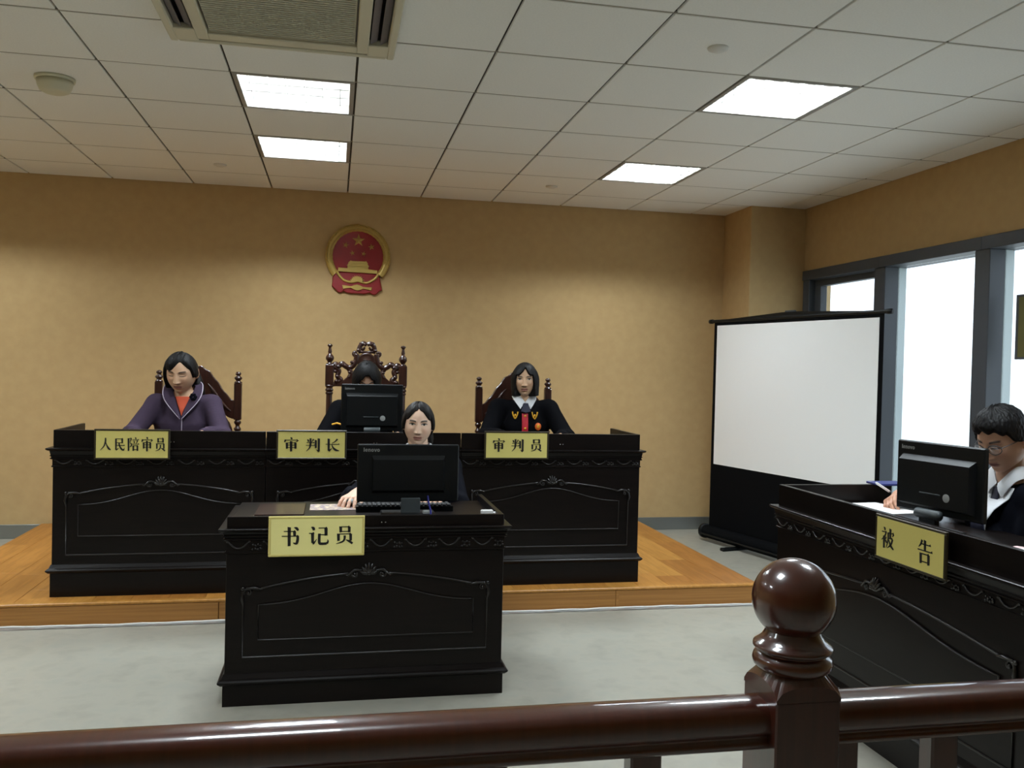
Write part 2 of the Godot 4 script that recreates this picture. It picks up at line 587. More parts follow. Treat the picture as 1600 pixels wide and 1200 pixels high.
var lamp_cells := [Vector2i(3, 4), Vector2i(3, 2), Vector2i(7, 5), Vector2i(7, 2), Vector2i(3, 9), Vector2i(7, 8), Vector2i(-1, 2), Vector2i(-1, 5), Vector2i(-1, 8)]
var lamp_names := ["square louvred ceiling light nearest the air conditioner cassette", "square louvred ceiling light between the air conditioner and the emblem wall", "large bright louvred ceiling light at upper right near the windows", "smaller louvred ceiling light above the projection screen", "louvred ceiling light above the railing, left of its post", "louvred ceiling light above the railing post and side desk", "louvred ceiling light nearest the left corner of the back wall", "louvred ceiling light left of the smoke detector", "louvred ceiling light at the far left above the railing"]

func lamps() -> void:
	var tube := Geo.new().tube([Vector3(-0.27, 0, 0), Vector3(0.27, 0, 0)], 0.013, 8).mesh()
	for k in lamp_cells.size():
		var q: Vector2i = lamp_cells[k]
		var t := thing("ceiling_light", lamp_names[k], "ceiling light", Vector3(0.6 * q.x + 0.3, CH, 0.6 * q.y + 0.1977), 0.0, "louvred ceiling lights")
		var f := Geo.new()
		for s in [-1, 1]:
			f.box(Vector3(0, 0.004, s * 0.284), Vector3(0.592, 0.012, 0.024), 0.002)
			f.box(Vector3(s * 0.284, 0.004, 0), Vector3(0.024, 0.012, 0.544), 0.002)
		put("frame", f, M.lamp_frame, t)
		var h := Geo.new()
		h.box(Vector3(0, 0.145, 0), Vector3(0.59, 0.01, 0.59))
		for s in [-1, 1]:
			h.box(Vector3(0, 0.075, s * 0.287), Vector3(0.59, 0.13, 0.012))
			h.box(Vector3(s * 0.287, 0.075, 0), Vector3(0.012, 0.13, 0.56))
		put("housing", h, M.reflector, t)
		for z in [-0.205, -0.068, 0.068, 0.205]:
			put("fluorescent_tube", tube, M.tube_glow, t, Vector3(0, 0.052, z))
		# louvre: three long wedge blades between the tubes and thin cross blades
		for z in [-0.137, 0.0, 0.137]:
			var b := Geo.new()
			b.xf = Transform3D(Basis(Vector3.UP, PI / 2), Vector3(-0.27, 0, z))
			b.prism(PackedVector2Array([Vector2(-0.003, 0.006), Vector2(0.003, 0.006), Vector2(0.012, 0.044), Vector2(-0.012, 0.044)]), 0.0, 0.54)
			put("long_blade", b, M.louvre, t)
		for x in 6:
			put("cross_blade", boxg(Vector3(-0.225 + 0.09 * x, 0.0215, 0), Vector3(0.0025, 0.031, 0.546)), M.louvre, t)
		# each tube's own light, just under the tube and between the blades
		for z in [-0.205, -0.068, 0.068, 0.205]:
			var l := AreaLight3D.new()
			l.name = "tube_light"
			l.area_size = Vector2(0.53, 0.026)
			l.area_normalize_energy = true
			l.light_energy = LAMP / 4.0
			l.light_color = Color(0.92, 0.97, 1.0)
			l.shadow_enabled = true
			l.area_range = 20.0
			l.rotation.x = -PI / 2
			l.position = Vector3(0, 0.0375, z)
			t.add_child(l, true)

func ceiling_fittings() -> void:
	var t := thing("air_conditioner", "cream square air conditioner cassette with grey grille in the ceiling", "air conditioner", Vector3(2.083, CH, 3.834))
	var y := -0.016
	var p := Geo.new()
	var hs := 0.474
	# face plate as a frame round the centre grille and the four outlet slots
	for s in [-1, 1]:
		p.box(Vector3(s * 0.457, y, 0), Vector3(0.034, 0.034, 0.948), 0.006)
		p.box(Vector3(0, y, s * 0.462), Vector3(0.88, 0.034, 0.024), 0.006)
		p.box(Vector3(s * 0.333, y, 0), Vector3(0.05, 0.03, 0.86), 0.004)
		p.box(Vector3(0, y, s * 0.395), Vector3(0.62, 0.03, 0.07), 0.004)
		for r in [-1, 1]:
			p.box(Vector3(s * 0.4, y, r * 0.39), Vector3(0.09, 0.03, 0.13), 0.004)
	put("face_plate", p, M.ac_white, t)
	put("intake_grille", boxg(Vector3(0, -0.014, 0), Vector3(0.6, 0.012, 0.7), 0.003), M.ac_grille, t)
	var rib := boxg(Vector3.ZERO, Vector3(0.59, 0.004, 0.004)).mesh()
	for k in 34:
		put("grille_bar", rib, M.ac_grille, t, Vector3(0, -0.022, -0.34 + 0.0206 * k))
	# sheet-metal body above the ceiling: outer box and inner fan box, the outlet channels between them
	var dg := Geo.new()
	dg.box(Vector3(0, 0.27, 0), Vector3(0.9, 0.01, 0.9))
	dg.box(Vector3(0, 0.13, 0), Vector3(0.63, 0.27, 0.72))
	for s in [-1, 1]:
		dg.box(Vector3(s * 0.446, 0.13, 0), Vector3(0.008, 0.28, 0.9))
		dg.box(Vector3(0, 0.13, s * 0.455), Vector3(0.9, 0.28, 0.008))
	put("outlet_duct", dg, mat("sheet_metal", rgb(128, 128, 126), 0.55, 0.3), t)
	for s in [-1, 1]:
		for k in 2:
			var f := Geo.new()
			f.xf = Transform3D(Basis(Vector3.BACK, 0.5 * s), Vector3(s * 0.4 + (k - 0.5) * 0.042, -0.014, 0))
			f.box(Vector3.ZERO, Vector3(0.034, 0.005, 0.64), 0.002)
			put("flap", f, M.ac_flap, t)
		put("flap", boxg(Vector3(0, -0.02, s * 0.442), Vector3(0.5, 0.006, 0.009), 0.002), M.ac_white, t)
	t = thing("smoke_detector", "round cream smoke detector dome on the ceiling at upper left", "smoke detector", Vector3(0.92, CH, 2.56))
	put("mounting_base", Geo.new().lathe(Vector3.ZERO, [Vector2(0.092, -0.016), Vector2(0.094, -0.01), Vector2(0.094, 0.002)], 28), M.detector, t)
	put("dome", Geo.new().lathe(Vector3.ZERO, [Vector2(0.0, -0.078), Vector2(0.05, -0.076), Vector2(0.07, -0.066), Vector2(0.081, -0.042), Vector2(0.086, -0.016)], 28), M.detector, t)
	put("indicator", boxg(Vector3(-0.02, -0.024, -0.083), Vector3(0.02, 0.006, 0.008), 0.001), M.ac_dark, t)
	var d := Geo.new().lathe(Vector3.ZERO, [Vector2(0.0, -0.016), Vector2(0.026, -0.015), Vector2(0.034, -0.01), Vector2(0.042, -0.008), Vector2(0.045, -0.002), Vector2(0.045, 0.002)], 24)
	var names := ["small round white ceiling disc at upper right", "small round ceiling disc left of the emblem near the back wall", "small round ceiling disc right of the emblem near the back wall"]
	var at := [Vector3(3.918, CH, 3.798), Vector3(1.494, CH, 0.773), Vector3(3.932, CH, 0.774)]
	for k in 3:
		var o := put("ceiling_disc", d, M.disc_white, null, at[k])
		tag(o, names[k], "ceiling disc", "small round ceiling discs")

func platform() -> void:
	var a := 0.13
	var b := 4.9
	var zf := 2.425
	var h := 0.12
	var t := thing("platform", "low wooden platform of orange-brown boards under the judges' bench", "platform", Vector3(0, 0, 0))
	put("base", boxg(Vector3((a + b) / 2, 0.05, zf / 2 + 0.02), Vector3(b - a - 0.04, 0.1, zf - 0.08)), M.fascia, t)
	# boards run from the wall to the front, end to end
	var n := 25
	var w := (b - a) / n
	rng.seed = 5
	for i in n:
		var z := 0.03
		var first := true
		while z < zf - 0.045:
			var l := rng.randf_range(0.35, 1.2) if first else 1.2
			first = false
			var e := minf(z + l, zf - 0.04)
			if zf - 0.04 - e < 0.1: e = zf - 0.04
			put("plank", boxg(Vector3(a + w * (i + 0.5), h - 0.01 - rng.randf() * 0.0006, (z + e) / 2), Vector3(w - 0.0012, 0.02, e - z - 0.0012), 0.001), M["plank%d" % rng.randi_range(0, 3)], t)
			z = e
	put("nosing", boxg(Vector3((a + b) / 2, h - 0.006, zf - 0.018), Vector3(b - a, 0.016, 0.042), 0.004), M.plank1, t)
	var joints := [a, 1.735, 3.98, b]
	for i in 3:
		var gap := 0.008 if i == 0 else 0.002
		put("fascia_board", boxg(Vector3((joints[i] + joints[i + 1]) / 2, 0.052, zf - 0.009), Vector3(joints[i + 1] - joints[i] - gap, 0.104, 0.018), 0.0015), M.fascia, t)
	for x in [a + 0.009, b - 0.009]:
		put("side_board", boxg(Vector3(x, 0.052, zf / 2 + 0.01), Vector3(0.018, 0.104, zf - 0.06), 0.0015), M.fascia, t)
	# cable and crinkled foil tape along the foot of the platform
	var p := []
	for i in 90:
		p.append(Vector3(lerpf(-0.2, b, i / 89.0), 0.007 + 0.0012 * sin(i * 1.7), zf + 0.018 + 0.006 * sin(i * 0.31) + 0.003 * sin(i * 1.1)))
	tag(put("cable", Geo.new().tube(p, 0.006, 6), M.cable_white), "thin white cable running along the foot of the platform", "cable")
	var g := Geo.new()
	rng.seed = 9
	var row := []
	for i in 160:
		var x := lerpf(-0.2, b, i / 159.0)
		var q := []
		for k in 4:
			q.append(g.pt(Vector3(x, 0.0015 + rng.randf() * 0.007 * (0.4 if k in [0, 3] else 1.0), zf + 0.004 + 0.014 * k + rng.randf_range(-0.004, 0.004))))
		if row:
			for k in 3: g.quad(row[k], row[k + 1], q[k + 1], q[k])
		row = q
	tag(put("foil_tape", g, M.foil), "crinkled silver tape stuck along the foot of the platform", "tape")

# ---------------------------------------------------------------- carved desks
func arch(x: float, half: float, lo: float, hi: float) -> float:
	var k := 0.5 + 0.5 * cos(PI * clampf(x / half, -1.0, 1.0))
	return lerpf(lo, hi, k * k * 0.35 + k * 0.65)

# h: plinth ledge, outer bottom, inner bottom, inner side top, inner peak, outer side top, outer centre, frieze bottom, frieze top, cornice top, total
func desk(called: String, label: String, at: Vector3, turn: float, w: float, d: float, h: Array, top: float, left := true, right := true, left_riser := true, right_riser := true) -> Node3D:
	var t := thing(called, label, "desk", at, turn)
	var lg: float = h[0]
	put("plinth", Geo.new().moulding(w, d, [Vector2(0.006, 0.0), Vector2(0.006, lg - 0.012)], left, right), M.dark_wood, t)
	put("base_moulding", Geo.new().moulding(w, d, [Vector2(0.006, lg - 0.012), Vector2(0.014, lg - 0.01), Vector2(0.024, lg), Vector2(0.026, lg + 0.006), Vector2(0.02, lg + 0.012), Vector2(0.012, lg + 0.016), Vector2(0.004, lg + 0.034), Vector2(0.0, lg + 0.036)], left, right), M.dark_wood, t)
	# carcass: front and side boards, open at the back
	var c := Geo.new()
	var y0 := lg + 0.03
	var y1: float = h[9] - 0.01
	c.box(Vector3(0, (y0 + y1) / 2, -0.015), Vector3(w, y1 - y0, 0.03), 0.002)
	for s in [-1, 1]:
		c.box(Vector3(s * (w / 2 - 0.015), (y0 + y1) / 2, -d / 2 - 0.015), Vector3(0.03, y1 - y0, d - 0.03), 0.002)
	put("carcass", c, M.dark_wood, t)
	var frieze := put("frieze", Geo.new().moulding(w, d, [Vector2(0.0, h[7] - 0.006), Vector2(0.006, h[7] - 0.004), Vector2(0.006, h[7] + 0.002), Vector2(0.002, h[7] + 0.004), Vector2(0.002, h[8])], left, right), M.dark_wood, t)
	var ct: float = h[9]
	var cb: float = h[8]
	put("cornice", Geo.new().moulding(w, d, [Vector2(0.004, cb), Vector2(0.012, cb + 0.003), Vector2(0.012, cb + 0.008), Vector2(0.006, cb + 0.01), Vector2(0.008, cb + 0.016), Vector2(0.013, cb + 0.018), Vector2(0.013, cb + 0.022), Vector2(0.009, cb + 0.024), Vector2(0.014, ct - 0.016), Vector2(0.024, ct - 0.012), Vector2(0.03, ct - 0.007), Vector2(0.03, ct - 0.002), Vector2(0.027, ct)], left, right), M.dark_wood, t)
	var rt: float = h[10]
	var riser := put("riser", boxg(Vector3(0, (ct + rt) / 2 - 0.005, -0.011), Vector3(w - 0.002, rt - ct + 0.01, 0.022), 0.002), M.dark_wood, t)
	if left_riser: put("side_riser", boxg(Vector3(-w / 2 + 0.012, (ct + rt) / 2 - 0.005, -d / 2 - 0.011), Vector3(0.022, rt - ct + 0.01, d - 0.024), 0.002), M.dark_wood, t)
	if right_riser: put("side_riser", boxg(Vector3(w / 2 - 0.012, (ct + rt) / 2 - 0.005, -d / 2 - 0.011), Vector3(0.022, rt - ct + 0.01, d - 0.024), 0.002), M.dark_wood, t)
	put("desktop", boxg(Vector3(0, top - 0.012, -d / 2), Vector3(w - 0.004 if left_riser else w, 0.024, d - 0.01), 0.003), M.dark_wood, t)
	# raised field with the arched top and its beads
	var hi_ := w / 2 - 0.13
	var ho := w / 2 - 0.07
	var p := PackedVector2Array([Vector2(-hi_, h[2]), Vector2(hi_, h[2])])
	var line := [Vector3(-hi_, h[2], 0.007), Vector3(hi_, h[2], 0.007)]
	for i in 33:
		var x := hi_ - 2.0 * hi_ * i / 32
		p.append(Vector2(x, arch(x, hi_, h[3], h[4])))
		line.append(Vector3(x, arch(x, hi_, h[3], h[4]), 0.007))
	var field := put("raised_panel", Geo.new().prism(p, -0.004, 0.007, 0.004), M.dark_wood, t)
	put("panel_bead", Geo.new().tube(line, 0.0032, 6, true), M.dark_carving, field)
	var b := Geo.new()
	b.tube([Vector3(-ho, h[5] - 0.05, 0.002), Vector3(-ho, h[1], 0.002), Vector3(ho, h[1], 0.002), Vector3(ho, h[5] - 0.05, 0.002)], 0.0048, 6)
	for s in [-1, 1]:
		var q := []
		for i in 15:
			var u := i / 14.0
			q.append(Vector3(s * lerpf(ho - 0.07, 0.085, u), lerpf(h[5] + 0.008, h[6], 1.0 - (1.0 - u) * (1.0 - u) * 0.55 - (1.0 - u) * 0.45), 0.002))
		b.tube(q, 0.0048, 6)
	put("outer_bead", b, M.dark_carving, t)
	# crest: shell fan between two scrolls
	var g := Geo.new()
	var cy: float = h[6] + 0.004
	for i in 7:
		var an := PI / 2 + (i - 3) * 0.42
		g.tube([Vector3(0, cy - 0.01, 0.004), Vector3(cos(an) * 0.022, cy - 0.01 + sin(an) * 0.026, 0.012), Vector3(cos(an) * 0.036, cy - 0.01 + sin(an) * 0.05, 0.004)], [0.005, 0.009, 0.004], 6)
	g.ball(Vector3(0, cy - 0.004, 0.008), Vector3(0.012, 0.01, 0.008), 10, 6)
	for s in [-1, 1]:
		var sp := spiral(Vector3(0.056, cy - 0.006, 0.006), 0.022, 0.005, 2.6, -4.2, 16)
		for i in sp.size(): sp[i].x *= s
		g.tube(sp, 0.0045, 6)
		g.tube([Vector3(s * 0.03, cy + 0.01, 0.006), Vector3(s * 0.06, cy + 0.012, 0.008), Vector3(s * 0.088, cy - 0.012, 0.006), Vector3(s * 0.1, cy - 0.006, 0.004)], [0.003, 0.006, 0.005, 0.002], 6)
		g.ball(Vector3(s * 0.058, cy - 0.006, 0.006), Vector3(0.006, 0.006, 0.006), 8, 5)
	put("crest", g, M.dark_carving, t)
	for s in [-1, 1]:
		var k := Geo.new()
		var o := Vector3(s * ho, h[5] - 0.012, 0.004)
		var sp := spiral(Vector3(-0.02, 0.004, 0), 0.02, 0.004, -0.4, 5.6, 16)
		for i in sp.size(): sp[i] = o + Vector3(sp[i].x * s, sp[i].y, 0)
		k.tube(sp, 0.0045, 6)
		k.tube([o + Vector3(-s * 0.01, 0.022, 0), o + Vector3(-s * 0.045, 0.024, 0.004), o + Vector3(-s * 0.075, 0.016, 0)], [0.004, 0.007, 0.002], 6)
		k.tube([o + Vector3(s * 0.003, 0.01, 0), o + Vector3(s * 0.005, -0.02, 0.004), o + Vector3(0, -0.05, 0)], [0.004, 0.008, 0.003], 6)
		k.ball(o + Vector3(-s * 0.02, 0.004, 0), Vector3(0.006, 0.006, 0.006), 8, 5)
		k.ball(o + Vector3(s * 0.002, 0.02, 0), Vector3(0.009, 0.009, 0.007), 8, 5)
		put("corner_carving", k, M.dark_carving, t)
	# swags along the frieze
	var sw := Geo.new()
	var fh: float = h[8] - h[7] - 0.004
	var q := []
	for i in 11:
		var u := i / 10.0 * 2.0 - 1.0
		q.append(Vector3(u * 0.042, fh * 0.5 - (1.0 - u * u) * fh * 0.72, 0.004))
	sw.tube(q, 0.0035, 6)
	for s in [-1, 1]: sw.ball(Vector3(s * 0.043, fh * 0.42, 0.004), Vector3(0.006, 0.005, 0.005), 8, 5)
	for i in 4:
		sw.ball(Vector3(0.056 + 0.0105 * i, -fh * 0.3 + 0.003 * (i % 2), 0.003), Vector3(0.0055, 0.005, 0.005), 8, 5)
		sw.ball(Vector3(0.058 + 0.0095 * i, fh * 0.12 - 0.004 * (i % 2), 0.003), Vector3(0.0045, 0.004, 0.004), 8, 5)
	var sm := sw.mesh()
	var n := int(round((w - 0.03) / 0.143))
	for i in n:
		put("swag", sm, M.dark_carving, frieze, Vector3(-w / 2 + (w / n) * (i + 0.5) - 0.024, (h[7] + h[8]) / 2 + 0.002, 0.002))
	for s in [-1, 1]:
		put("screw", Geo.new().ball(Vector3(w * 0.05 + s * 0.008, ct + (rt - ct) * 0.35, 0.0), Vector3(0.0035, 0.0035, 0.002), 8, 5), M.chrome, riser)
	return t

# ---------------------------------------------------------------- lettering, brush-and-line strokes in a 100 by 100 square, y down
const GLYPH := {
	"ren": [["c", [50, 4, 49, 34, 36, 66, 4, 96], [9, 11, 8, 2]], ["c", [51, 32, 62, 60, 78, 82, 97, 93], [2, 8, 13, 4]]],
	"min": [["h", 18, 11, 80], ["v", 76, 9, 42], ["h", 22, 40, 78], ["v", 22, 9, 92], ["c", [22, 94, 34, 88, 46, 78], [10, 6, 2]], ["h", 24, 60, 96], ["c", [48, 40, 54, 66, 72, 88, 90, 95], [9, 9, 11, 8]], ["c", [90, 95, 95, 76], [8, 2]]],
	"pei": [["v", 11, 8, 99], ["h", 11, 10, 34], ["c", [33, 9, 28, 26, 22, 40], [9, 6, 3]], ["c", [22, 40, 34, 50, 33, 64, 20, 72], [3, 8, 8, 3]], ["c", [66, 1, 71, 8, 74, 15], [2, 9, 5]], ["h", 44, 20, 97], ["c", [54, 26, 59, 36, 60, 45], [2, 8, 5]], ["c", [86, 24, 82, 36, 74, 48], [9, 6, 2]], ["h", 40, 51, 99], ["v", 52, 60, 99], ["h", 52, 63, 88], ["v", 87, 60, 99], ["h", 52, 91, 88]],
	"shen": [["c", [44, 0, 51, 6, 54, 15], [2, 10, 6]], ["c", [12, 16, 11, 26, 5, 36], [8, 10, 3]], ["h", 12, 20, 90], ["c", [94, 20, 88, 28, 80, 35], [10, 6, 2]], ["v", 23, 38, 82], ["v", 78, 38, 82], ["h", 23, 40, 78], ["h", 23, 57, 78], ["h", 23, 74, 78], ["v", 50, 26, 103, 12]],
	"pan": [["c", [11, 12, 18, 18, 21, 30], [2, 9, 6]], ["c", [54, 9, 50, 20, 42, 32], [9, 6, 2]], ["h", 8, 36, 60], ["h", 3, 56, 64], ["c", [34, 3, 34, 52, 27, 76, 6, 99], [11, 11, 7, 2]], ["v", 71, 15, 74], ["v", 91, 3, 97, 12], ["c", [92, 100, 82, 94, 74, 86], [10, 6, 2]]],
	"chang": [["v", 25, 4, 94, 12], ["c", [25, 97, 36, 88, 47, 76], [12, 7, 2]], ["c", [84, 8, 66, 28, 44, 40], [10, 6, 2]], ["h", 4, 47, 96], ["c", [46, 50, 55, 72, 74, 90, 98, 95], [4, 9, 13, 3]]],
	"yuan": [["v", 29, 4, 36], ["v", 74, 4, 36], ["h", 29, 7, 74], ["h", 29, 32, 74], ["v", 18, 43, 82], ["v", 82, 43, 82], ["h", 18, 46, 82], ["c", [50, 54, 49, 74, 38, 88, 6, 99], [10, 9, 7, 2]], ["c", [56, 77, 74, 86, 92, 98], [2, 9, 9]]],
	"shu": [["h", 18, 26, 74], ["v", 71, 24, 50], ["h", 8, 52, 88], ["c", [86, 50, 86, 72, 80, 92, 64, 88], [10, 11, 10, 3]], ["v", 45, 2, 104, 12], ["c", [68, 6, 80, 10, 88, 22], [3, 11, 8]]],
	"ji": [["c", [14, 4, 24, 10, 28, 22], [2, 12, 8]], ["h", 4, 38, 28], ["v", 22, 36, 88], ["c", [22, 94, 30, 88, 42, 70], [11, 7, 2]], ["h", 50, 10, 92], ["v", 88, 8, 50, 12], ["h", 56, 46, 88], ["c", [55, 40, 55, 88, 66, 95, 92, 94], [11, 11, 11, 10]], ["c", [92, 94, 98, 84, 96, 72], [10, 7, 2]]],
	"bei": [["c", [18, 2, 26, 8, 29, 17], [2, 9, 5]], ["h", 4, 25, 40], ["c", [38, 25, 26, 46, 2, 66], [7, 7, 2]], ["v", 23, 44, 101], ["c", [40, 46, 34, 56, 28, 62], [7, 5, 2]], ["c", [28, 60, 38, 68, 42, 76], [2, 8, 5]], ["h", 53, 24, 96], ["c", [97, 24, 93, 32, 88, 38], [9, 6, 2]], ["c", [54, 24, 54, 62, 40, 98], [9, 8, 2]], ["v", 72, 2, 50], ["h", 56, 50, 88], ["c", [90, 49, 78, 76, 50, 98], [9, 8, 2]], ["c", [60, 55, 74, 80, 99, 98], [2, 10, 5]]],
	"gao": [["c", [30, 4, 22, 22, 8, 36], [9, 7, 2]], ["h", 22, 21, 86], ["v", 50, 2, 46], ["h", 2, 47, 98], ["v", 24, 58, 101], ["v", 76, 58, 101], ["h", 24, 61, 76], ["h", 24, 93, 76]],
}

func glyph(called: String, wide: float, high: float) -> Geo:
	var g := Geo.new()
	var k := Vector2(wide, -high) / 100.0
	var z := 0.0012
	for s in GLYPH[called]:
		var pts := []
		var ws := []
		if s[0] == "h":
			g.prism(PackedVector2Array([Vector2(s[1], s[2] - 2.3) * k, Vector2(s[3] - 9, s[2] - 2.3) * k, Vector2(s[3] - 2, s[2] - 7) * k, Vector2(s[3] + 3, s[2] + 2.3) * k, Vector2(s[1], s[2] + 2.3) * k]), 0.0, z)
			continue
		if s[0] == "v":
			var hw: float = (s[4] if s.size() > 4 else 11) * 0.6
			g.prism(PackedVector2Array([Vector2(s[1] - hw - 2, s[2]) * k, Vector2(s[1] + hw, s[2] + 3) * k, Vector2(s[1] + hw, s[3]) * k, Vector2(s[1] - hw, s[3] + 2) * k]), 0.0, z)
			continue
		for i in s[2].size():
			pts.append(Vector2(s[1][i * 2], s[1][i * 2 + 1]))
			ws.append(Vector2(s[2][i], 0))
		var cp := curve(pts, 5)
		var cw := curve(ws, 5)
		var n := cp.size()
		var a := []
		var b := []
		for i in n:
			var d: Vector2 = (cp[mini(i + 1, n - 1)] - cp[maxi(i - 1, 0)]).normalized()
			var m := Vector2(-d.y, d.x) * maxf(cw[i].x, 1.5) * 0.62
			a.append((cp[i] + m) * k)
			b.append((cp[i] - m) * k)
		for i in n - 1:
			# one short prism per step keeps curved strokes simple
			g.fquad(Vector3(b[i].x, b[i].y, z), Vector3(a[i].x, a[i].y, z), Vector3(a[i + 1].x, a[i + 1].y, z), Vector3(b[i + 1].x, b[i + 1].y, z))
			g.fquad(Vector3(a[i].x, a[i].y, 0), Vector3(a[i + 1].x, a[i + 1].y, 0), Vector3(a[i + 1].x, a[i + 1].y, z), Vector3(a[i].x, a[i].y, z))
			g.fquad(Vector3(b[i + 1].x, b[i + 1].y, 0), Vector3(b[i].x, b[i].y, 0), Vector3(b[i].x, b[i].y, z), Vector3(b[i + 1].x, b[i + 1].y, z))
	return g

# a hanging nameplate; letters are [glyph, x of its left side, width, top, height] in fractions of the plate
func plaque(label: String, at: Vector3, turn: float, letters: Array, dark_rim := true, tilt := 0.0) -> void:
	var w := 0.385
	var h := 0.165
	var t := thing("nameplate", label, "nameplate", at, turn, "brass nameplates on the desks")
	t.rotation.z = tilt
	var rim: Material = M.plate_rim if dark_rim else M.brass_border
	put("backing", boxg(Vector3(0, 0, 0), Vector3(w, h, 0.006), 0.0015), rim, t)
	var f := Geo.new()
	var rw := 0.011
	for s in [-1, 1]:
		f.box(Vector3(0, s * (h - rw) / 2, 0.005), Vector3(w, rw, 0.007), 0.003)
		f.box(Vector3(s * (w - rw) / 2, 0, 0.005), Vector3(rw, h - rw * 2 + 0.004, 0.007), 0.003)
	put("rim", f, rim, t)
	put("plate", boxg(Vector3(0, 0, 0.0045), Vector3(w - rw * 2 + 0.002, h - rw * 2 + 0.002, 0.004)), M.brass_plate if dark_rim else M.brass_bright, t)
	var c := Geo.new()
	for s in [-1, 1]:
		c.box(Vector3(s * 0.1, 0.03, -0.018), Vector3(0.02, 0.002, 0.036))
	put("hanger", c, rim, t)
	for l in letters:
		put("character", glyph(l[0], l[2] * w, l[4] * h), M.ink, t, Vector3(-w / 2 + l[1] * w, h / 2 - l[3] * h, 0.0066))

# ---------------------------------------------------------------- monitors and desk things
func monitor(label: String, at: Vector3, turn: float, w: float, h: float, bottom: float, kind: int, tilt := 0.0) -> Node3D:
	# back of the screen looks along +z; at is on the desktop below it
	var t := thing("computer_monitor", label, "monitor", at, turn)
	var cy := bottom + h / 2
	var b := Geo.new()
	b.xf = Transform3D(Basis(Vector3.RIGHT, tilt), Vector3(0, cy, 0))
	b.box(Vector3(0, 0, 0), Vector3(w, h, 0.024), 0.004)
	put("casing", b, M.plastic_black, t)
	var sc := Geo.new()
	sc.xf = b.xf
	sc.box(Vector3(0, 0.004, -0.012), Vector3(w - 0.03, h - 0.036, 0.002))
	put("screen", sc, M.plastic_black, t)
	put("top_strip", Geo.new().tube([b.xf * Vector3(-w / 2 + 0.004, h / 2 - 0.002, 0.004), b.xf * Vector3(w / 2 - 0.004, h / 2 - 0.002, 0.004)], 0.0034, 6), M.plastic_grey, t)
	# bulge of the back
	var g := Geo.new()
	g.xf = b.xf
	var ow := w * 0.42 if kind == 0 else w * 0.36
	var iw := w * 0.405 if kind == 0 else w * 0.345
	var ot := h * 0.31
	var it := h * 0.24
	var ob := -h * 0.42 if kind == 0 else -h * 0.34
	var dz := 0.042 if kind == 0 else 0.026
	var A := [Vector3(-ow, ob, 0.012), Vector3(ow, ob, 0.012), Vector3(ow, ot, 0.012), Vector3(-ow, ot, 0.012)]
	var B := [Vector3(-iw, ob + 0.012, dz), Vector3(iw, ob + 0.012, dz), Vector3(iw, it, dz), Vector3(-iw, it, dz)]
	g.fquad(B[0], B[1], B[2], B[3])
	for i in 4:
		var j := (i + 1) % 4
		g.fquad(A[i], A[j], B[j], B[i])
	put("back_bulge", g, M.plastic_black, t)
	var tm := TextMesh.new()
	var sf := SystemFont.new()
	sf.font_names = PackedStringArray(["Droid Sans"])
	sf.font_weight = 700
	sf.font_italic = true
	tm.font = sf
	tm.text = "lenovo"
	tm.font_size = 32
	tm.pixel_size = 0.0007 * w / 0.45
	tm.depth = 0.0012
	tm.curve_step = 2.0
	var lo := put("logo", tm, M.logo, t)
	lo.transform = b.xf * Transform3D(Basis.IDENTITY, Vector3(-w * 0.5 + w * 0.135, h * 0.405, 0.0126))
	if kind == 0:
		var k := Geo.new()
		k.xf = b.xf
		k.box(Vector3(-w * 0.02, -h * 0.2, dz + 0.001), Vector3(w * 0.24, 0.005, 0.004), 0.001)
		put("vent_slot", k, M.plastic_grey, t)
		var s := Geo.new()
		s.xf = b.xf * Transform3D(Basis(Vector3.RIGHT, PI / 2), Vector3(w * 0.17, -h * 0.225, dz))
		s.lathe(Vector3.ZERO, [Vector2(0.016, 0), Vector2(0.016, 0.0015)], 20)
		put("round_sticker", s, M.sticker, t)
		var p := Geo.new()
		p.tube([Vector3(-w * 0.13, bottom + h * 0.02, dz + 0.012), Vector3(w * 0.13, bottom + h * 0.02, dz + 0.012)], 0.019, 14)
		put("hinge", p, M.plastic_grey, t)
		put("stand", boxg(Vector3(0, bottom / 2 + 0.005, dz + 0.008), Vector3(w * 0.2, bottom + 0.01, 0.024), 0.004), M.plastic_black, t)
		put("foot", boxg(Vector3(0, 0.006, dz), Vector3(w * 0.5, 0.012, 0.15), 0.004), M.plastic_black, t)
	else:
		put("stand", boxg(Vector3(0.01, (bottom + h * 0.08) / 2, 0.036), Vector3(0.085, bottom + h * 0.08, 0.014), 0.003), M.plastic_grey, t)
		put("foot", boxg(Vector3(0, 0.006, 0.03), Vector3(0.24, 0.012, 0.14), 0.004), M.plastic_black, t)
	return t

func keyboard(label: String, at: Vector3, turn: float) -> void:
	var t := thing("keyboard", label, "keyboard", at, turn)
	var g := Geo.new()
	g.prism(PackedVector2Array([Vector2(-0.075, 0.0), Vector2(0.075, 0.0), Vector2(0.075, 0.012), Vector2(-0.075, 0.024)]), -0.22, 0.22, 0.003)
	for i in g.v.size(): g.v[i] = Vector3(g.v[i].z, g.v[i].y, -g.v[i].x)
	put("key_tray", g, M.plastic_black, t)
	var key := boxg(Vector3.ZERO, Vector3(0.0165, 0.008, 0.0165), 0.0025).mesh()
	for r in 6:
		for k in 20:
			if r == 5 and k > 4 and k < 10: continue
			var z := 0.06 - r * 0.0225 + (0.004 if r == 0 else 0.0)
			put("key", key, M.key_grey, t, Vector3(-0.203 + k * 0.0212 + (0.004 * (r % 2)), 0.0185 + (0.012 * (z + 0.075) / 0.15) * 0.9, z))

